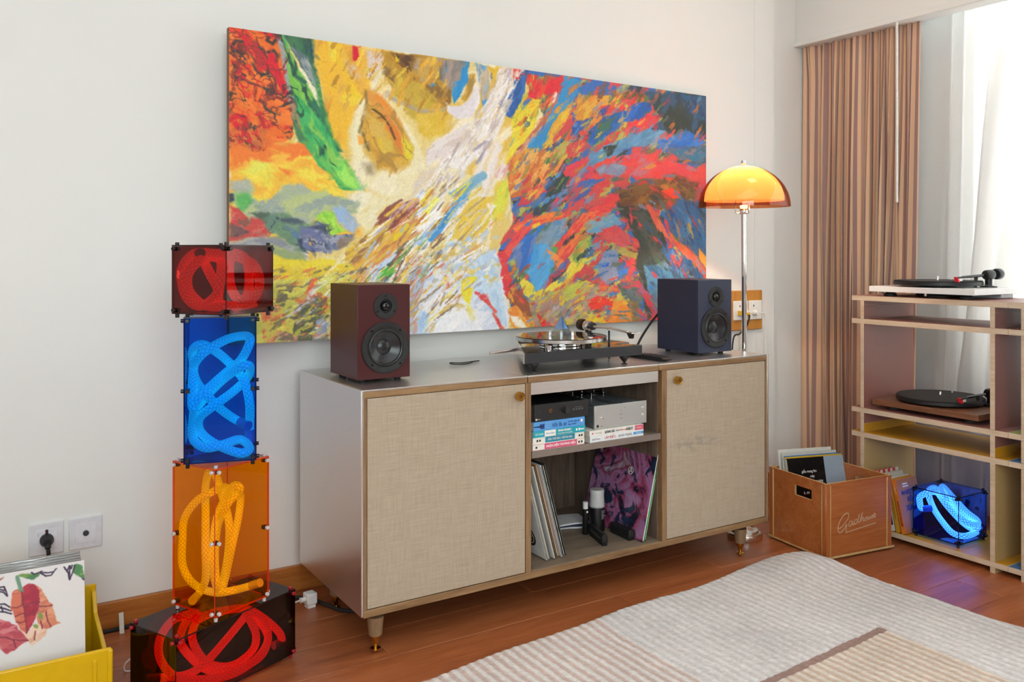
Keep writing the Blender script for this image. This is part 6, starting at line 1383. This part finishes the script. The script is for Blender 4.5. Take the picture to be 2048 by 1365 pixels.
# ------------------------------------------------------------------ plywood record crate beside the console
cr = thing('record_crate', 'reddish plywood record crate with script lettering beside the console', 'crate', (2.496, 1.935, 0), R(-7.5))
M_cply = wood('crate_plywood', '9a5226', 'ad6231', 'bd7440', 'X', 0.9, 0.32, coat=0.15)
M_cplyv = wood('crate_plywood_upright', '9a5226', 'ad6231', 'bd7440', 'Z', 0.9, 0.32, coat=0.15)
M_cedge = wood('crate_edge', 'b08a52', 'c8a468', 'd8ba84', 'Z', 2.0, 0.5)
CW, CD, CH = 0.300, 0.275, 0.262
def cpanel(name, dims, broad, parent=None):
    m = MB().box(*dims); m.m = [0 if i in broad else 1 for i in range(6)]
    return m.build(name, [M_cply, M_cedge], parent or cr, bevel=0.0008, seg=1)
cpanel('front_panel', (0.010, CW - 0.012, 0, 0.008, 0.014, CH), (2, 4))
cpanel('back_panel', (0.010, CW - 0.010, CD - 0.008, CD, 0.014, CH), (2, 4))
for nm, x0 in (('end_panel', 0.0), ('end_panel', CW - 0.008)):
    # end panel with a hand hole: four pieces around the opening in one mesh
    m = MB()
    y0, y1, hy0, hy1, hz0, hz1 = 0.012, CD - 0.012, 0.068, 0.150, 0.190, 0.226
    for d in ((x0, x0 + 0.008, y0, y1, 0.014, hz0), (x0, x0 + 0.008, y0, y1, hz1, CH), (x0, x0 + 0.008, y0, hy0, hz0, hz1), (x0, x0 + 0.008, hy1, y1, hz0, hz1)): m.box(*d)
    fm = []
    for b_ in range(4): fm += [0 if i in (3, 5) else 1 for i in range(6)]
    m.m = fm
    m.build(nm, [M_cply, M_cedge], cr)
cpanel('floor_panel', (-0.006, CW + 0.014, -0.008, CD + 0.008, 0.006, 0.0138), (0, 1))
# bent corner posts: two plates meeting at the corner, each with a pale bare edge
for sx, sy in ((0, 0), (1, 0), (0, 1), (1, 1)):
    m = MB()
    L, B_, T_ = 0.0155, 0.0030, 0.0042
    def xb(a, b): return (CW - b, CW - a) if sx else (a, b)
    def yb(a, b): return (CD - b, CD - a) if sy else (a, b)
    for a, b, mi, zt_ in ((-T_, L, 0, CH), (L, L + B_, 1, CH - 0.006)):
        m.box(*xb(a, b), *yb(-T_, 0.0), 0.003, zt_, mi)
        m.box(*xb(-T_, 0.0), *yb(max(a, 0.0), b), 0.003, zt_, mi)
    for a, b in ((-T_, L), ): m.box(*xb(a, b), *yb(-T_, 0.0), CH, CH + 0.002, 1); m.box(*xb(-T_, 0.0), *yb(0.0, b), CH, CH + 0.002, 1)
    m.build('corner_post', [M_cplyv, M_cedge], cr, bevel=0.0010, seg=1)
for x, y in ((0.02, 0.01), (CW - 0.03, 0.01), (0.02, CD - 0.03), (CW - 0.03, CD - 0.03), (CW / 2, 0.01)):
    bx('foot', (x, x + 0.012, y, y + 0.012, 0, 0.006), M_cedge, cr)
# script lettering, drawn as one brush line, with its underline
M_script = plain('c09a78', 0.5)
def script():
    S = [[(0.300, 0.62), (0.345, 0.60), (0.40, 0.66), (0.46, 0.78), (0.50, 0.90), (0.49, 1.0), (0.44, 1.0), (0.38, 0.90), (0.33, 0.74), (0.315, 0.58), (0.335, 0.48), (0.37, 0.47), (0.42, 0.56), (0.465, 0.68), (0.455, 0.50), (0.45, 0.44)],
         [(0.57, 0.72), (0.54, 0.76), (0.505, 0.70), (0.505, 0.62), (0.53, 0.62), (0.56, 0.68), (0.575, 0.74), (0.57, 0.64), (0.59, 0.64), (0.61, 0.68)],
         [(0.66, 0.74), (0.63, 0.78), (0.60, 0.72), (0.605, 0.65), (0.63, 0.66), (0.66, 0.74), (0.69, 0.92), (0.665, 0.74), (0.67, 0.67), (0.69, 0.70)],
         [(0.70, 0.68), (0.745, 0.96), (0.715, 0.72), (0.74, 0.80), (0.76, 0.79), (0.755, 0.70), (0.775, 0.71)],
         [(0.81, 0.79), (0.785, 0.76), (0.785, 0.70), (0.81, 0.71), (0.82, 0.77), (0.81, 0.79), (0.84, 0.78)],
         [(0.845, 0.80), (0.84, 0.72), (0.86, 0.72), (0.88, 0.80), (0.875, 0.73), (0.895, 0.74)],
         [(0.90, 0.74), (0.925, 0.83), (0.93, 0.76), (0.915, 0.73), (0.90, 0.75)],
         [(0.94, 0.77), (0.975, 0.82), (0.97, 0.86), (0.95, 0.84), (0.945, 0.77), (0.965, 0.74), (0.985, 0.77)],
         [(0.45, 0.44), (0.60, 0.475), (0.80, 0.525), (0.985, 0.57)]]
    m = MB()
    for st in S:
        P = spline([(0.010 + (x - 0.30) * 0.265, 0.0, 0.02 + z * 0.115) for x, z in st], 5)
        m.tube([(p.x, -0.0002, p.z + 0.004 * (p.x - 0.1)) for p in P], 0.0021, 6)
    m.v = [(x, y * 0.25 - 0.0001, z) for x, y, z in m.v]
    return m
script().build('lettering', M_script, cr, (0.040, 0, 0.015))
G_C = 'records in the plywood crate'
def crate_record(label, k, c, size, mat, edge=None):
    t = thing('record_sleeve', label, 'record', (0, 0, 0), 0, G_C)
    ca, sa_ = math.cos(R(-7.5)), math.sin(R(-7.5))
    lx, ly = c
    t.location = (2.496 + ca * lx - sa_ * ly, 1.935 + sa_ * lx + ca * ly, 0.0158)
    t.rotation_euler = (R(-13 + k * 0.5), R(2.5), R(-7.5))
    MB().box(0, size[0], 0, 0.0045, 0, size[1]).build('sleeve', mat, t, bevel=0.0005, seg=1)
    bx('opening', (-0.0003, 0.001, 0.0012, 0.0033, 0.004, size[1] - 0.004), edge or M_paper, t)
    return t
SZ = (0.272, 0.293)
t = crate_record('black sleeve with white lettering, front of the plywood crate', 0, (0.0110, 0.150), SZ, plain('101012', 0.22, 0, 0.5, 0.02))
bx('cover_panel', (SZ[0] * 0.645, SZ[0], -0.0005, 0.0003, 0, SZ[1]), plain('98a8b8', 0.3), t)
for s_, x_, z_ in (('giấu mang lim', 0.062, 0.243), ('mây', 0.100, 0.225), ('sông vùng', 0.108, 0.207), ('hát', 0.085, 0.189), ('6. chi', 0.060, 0.168)): text(s_, 0.0135, (x_, -0.0004, z_), FRONT, Wt, t, 'LEFT', 0.95)
crate_record('yellow edged sleeve just behind the black lettered record', 1, (0.0108, 0.1575), (SZ[0], SZ[1] + 0.004), plain('d0a828', 0.4))
crate_record('blue sleeve behind the yellow edged one in the plywood crate', 2, (0.0115, 0.1650), (0.266, SZ[1] + 0.006), plain('2f6fb0', 0.35))
crate_record('grey white sleeve second from the back in the plywood crate', 3, (0.0095, 0.1780), (0.264, SZ[1] + 0.014), plain('c2c2ba', 0.4))
crate_record('pale sleeve rearmost in the plywood crate', 4, (0.0092, 0.2000), (0.258, SZ[1] + 0.022), plain('d8d6ce', 0.4))

# ------------------------------------------------------------------ rug
RX0, RX1, RY0, RY1 = 0.55, 2.505, 0.62, 2.03
nx, ny = 560, 404
gx, gy = np.meshgrid(np.linspace(0, 1, nx), np.linspace(0, 1, ny))
X0 = RX0 + gx * (RX1 - RX0); Y0 = RY0 + gy * (RY1 - RY0)
# outline: the far edge runs slightly askew, its right corner is rounded
yo = 1.905 + 0.082 * (X0 - 0.90) + 0.010 * np.sin(X0 * 9.0) * np.sin(X0 * 3.1 + 1)
corner = np.clip((X0 - 2.36) / 0.145, 0, 1)
yo = yo - 0.055 * corner ** 2.2
xr = 2.498 - 0.034 * np.clip((Y0 - 1.86) / 0.10, 0, 1) - 0.020 * np.sin((Y0 - 1.3) * 4.0) + 0.004 * np.sin(Y0 * 17)
Xw = RX0 + gx * (xr - RX0); Yw = RY0 + gy * (yo - RY0)
ed = np.minimum.reduce([gx * (RX1 - RX0), (1 - gx) * (RX1 - RX0), gy * (RY1 - RY0), (1 - gy) * (RY1 - RY0)])
rib_p = 0.0285
ph = (Xw + 0.006 * (fbm(Xw * 6, Yw * 6, 31, 3) - 0.5) * 2 ) / rib_p
rib = 0.5 + 0.5 * np.sin(2 * PI * ph)
bar = (np.abs(Yw - (1.462 + 0.07 * (Xw - 1.9))) < 0.0125) & (Xw < 2.152)
fieldA = (Xw < 1.515)                                             # contrast stripes
fieldB = (Yw < 1.449 + 0.07 * (Xw - 1.9)) & (Xw < 2.152) & ~fieldA
wave = 0.010 * np.exp(-((Xw - 1.60) ** 2 / 0.05 + (Yw - 1.95) ** 2 / 0.01)) + 0.022 * np.exp(-((Xw - 2.40) ** 2 / 0.03 + (Yw - 1.93) ** 2 / 0.012))
Zr = 0.0035 + 0.010 * np.clip(ed / 0.016, 0, 1) ** 0.5 + 0.0016 * rib + 0.0035 * (fbm(Xw * 45, Yw * 45, 33, 3) - 0.5) + wave
def cl(h): return srgb(h)
st = np.clip((rib - 0.5) * 3 + 0.5, 0, 1)[..., None]
col = cl('cac6c6') * (1 - st) + cl('d6d3d3') * st
colA = cl('c7b3ac') * (1 - st) + cl('dad5d3') * st
colB = cl('c5b09f') * (1 - st) + cl('d6ccc2') * st
col = np.where(fieldA[..., None], colA, col); col = np.where(fieldB[..., None], colB, col)
mt = fbm(Xw * 5, Yw * 5, 35, 4)[..., None]
col = col * (0.93 + 0.14 * mt); col = np.where(bar[..., None], cl('9a8078') * (0.9 + 0.2 * mt), col)
col = np.clip(col * (0.92 + 0.16 * fbm(Xw * 160, Yw * 160, 36, 2)[..., None]), 0, 1)
co = np.stack([Xw, Yw, Zr], -1)
rg_ = grid_mesh('rug', co[::-1], col[::-1], nx, ny, painted('rug_pile', 0.95, 0.6, 420, 0.1))
tag(rg_, 'pale ribbed wool rug with a brown bar woven in, in front of the console', 'rug')
md = rg_.modifiers.new('thickness', 'SOLIDIFY'); md.thickness = 0.003; md.offset = -1
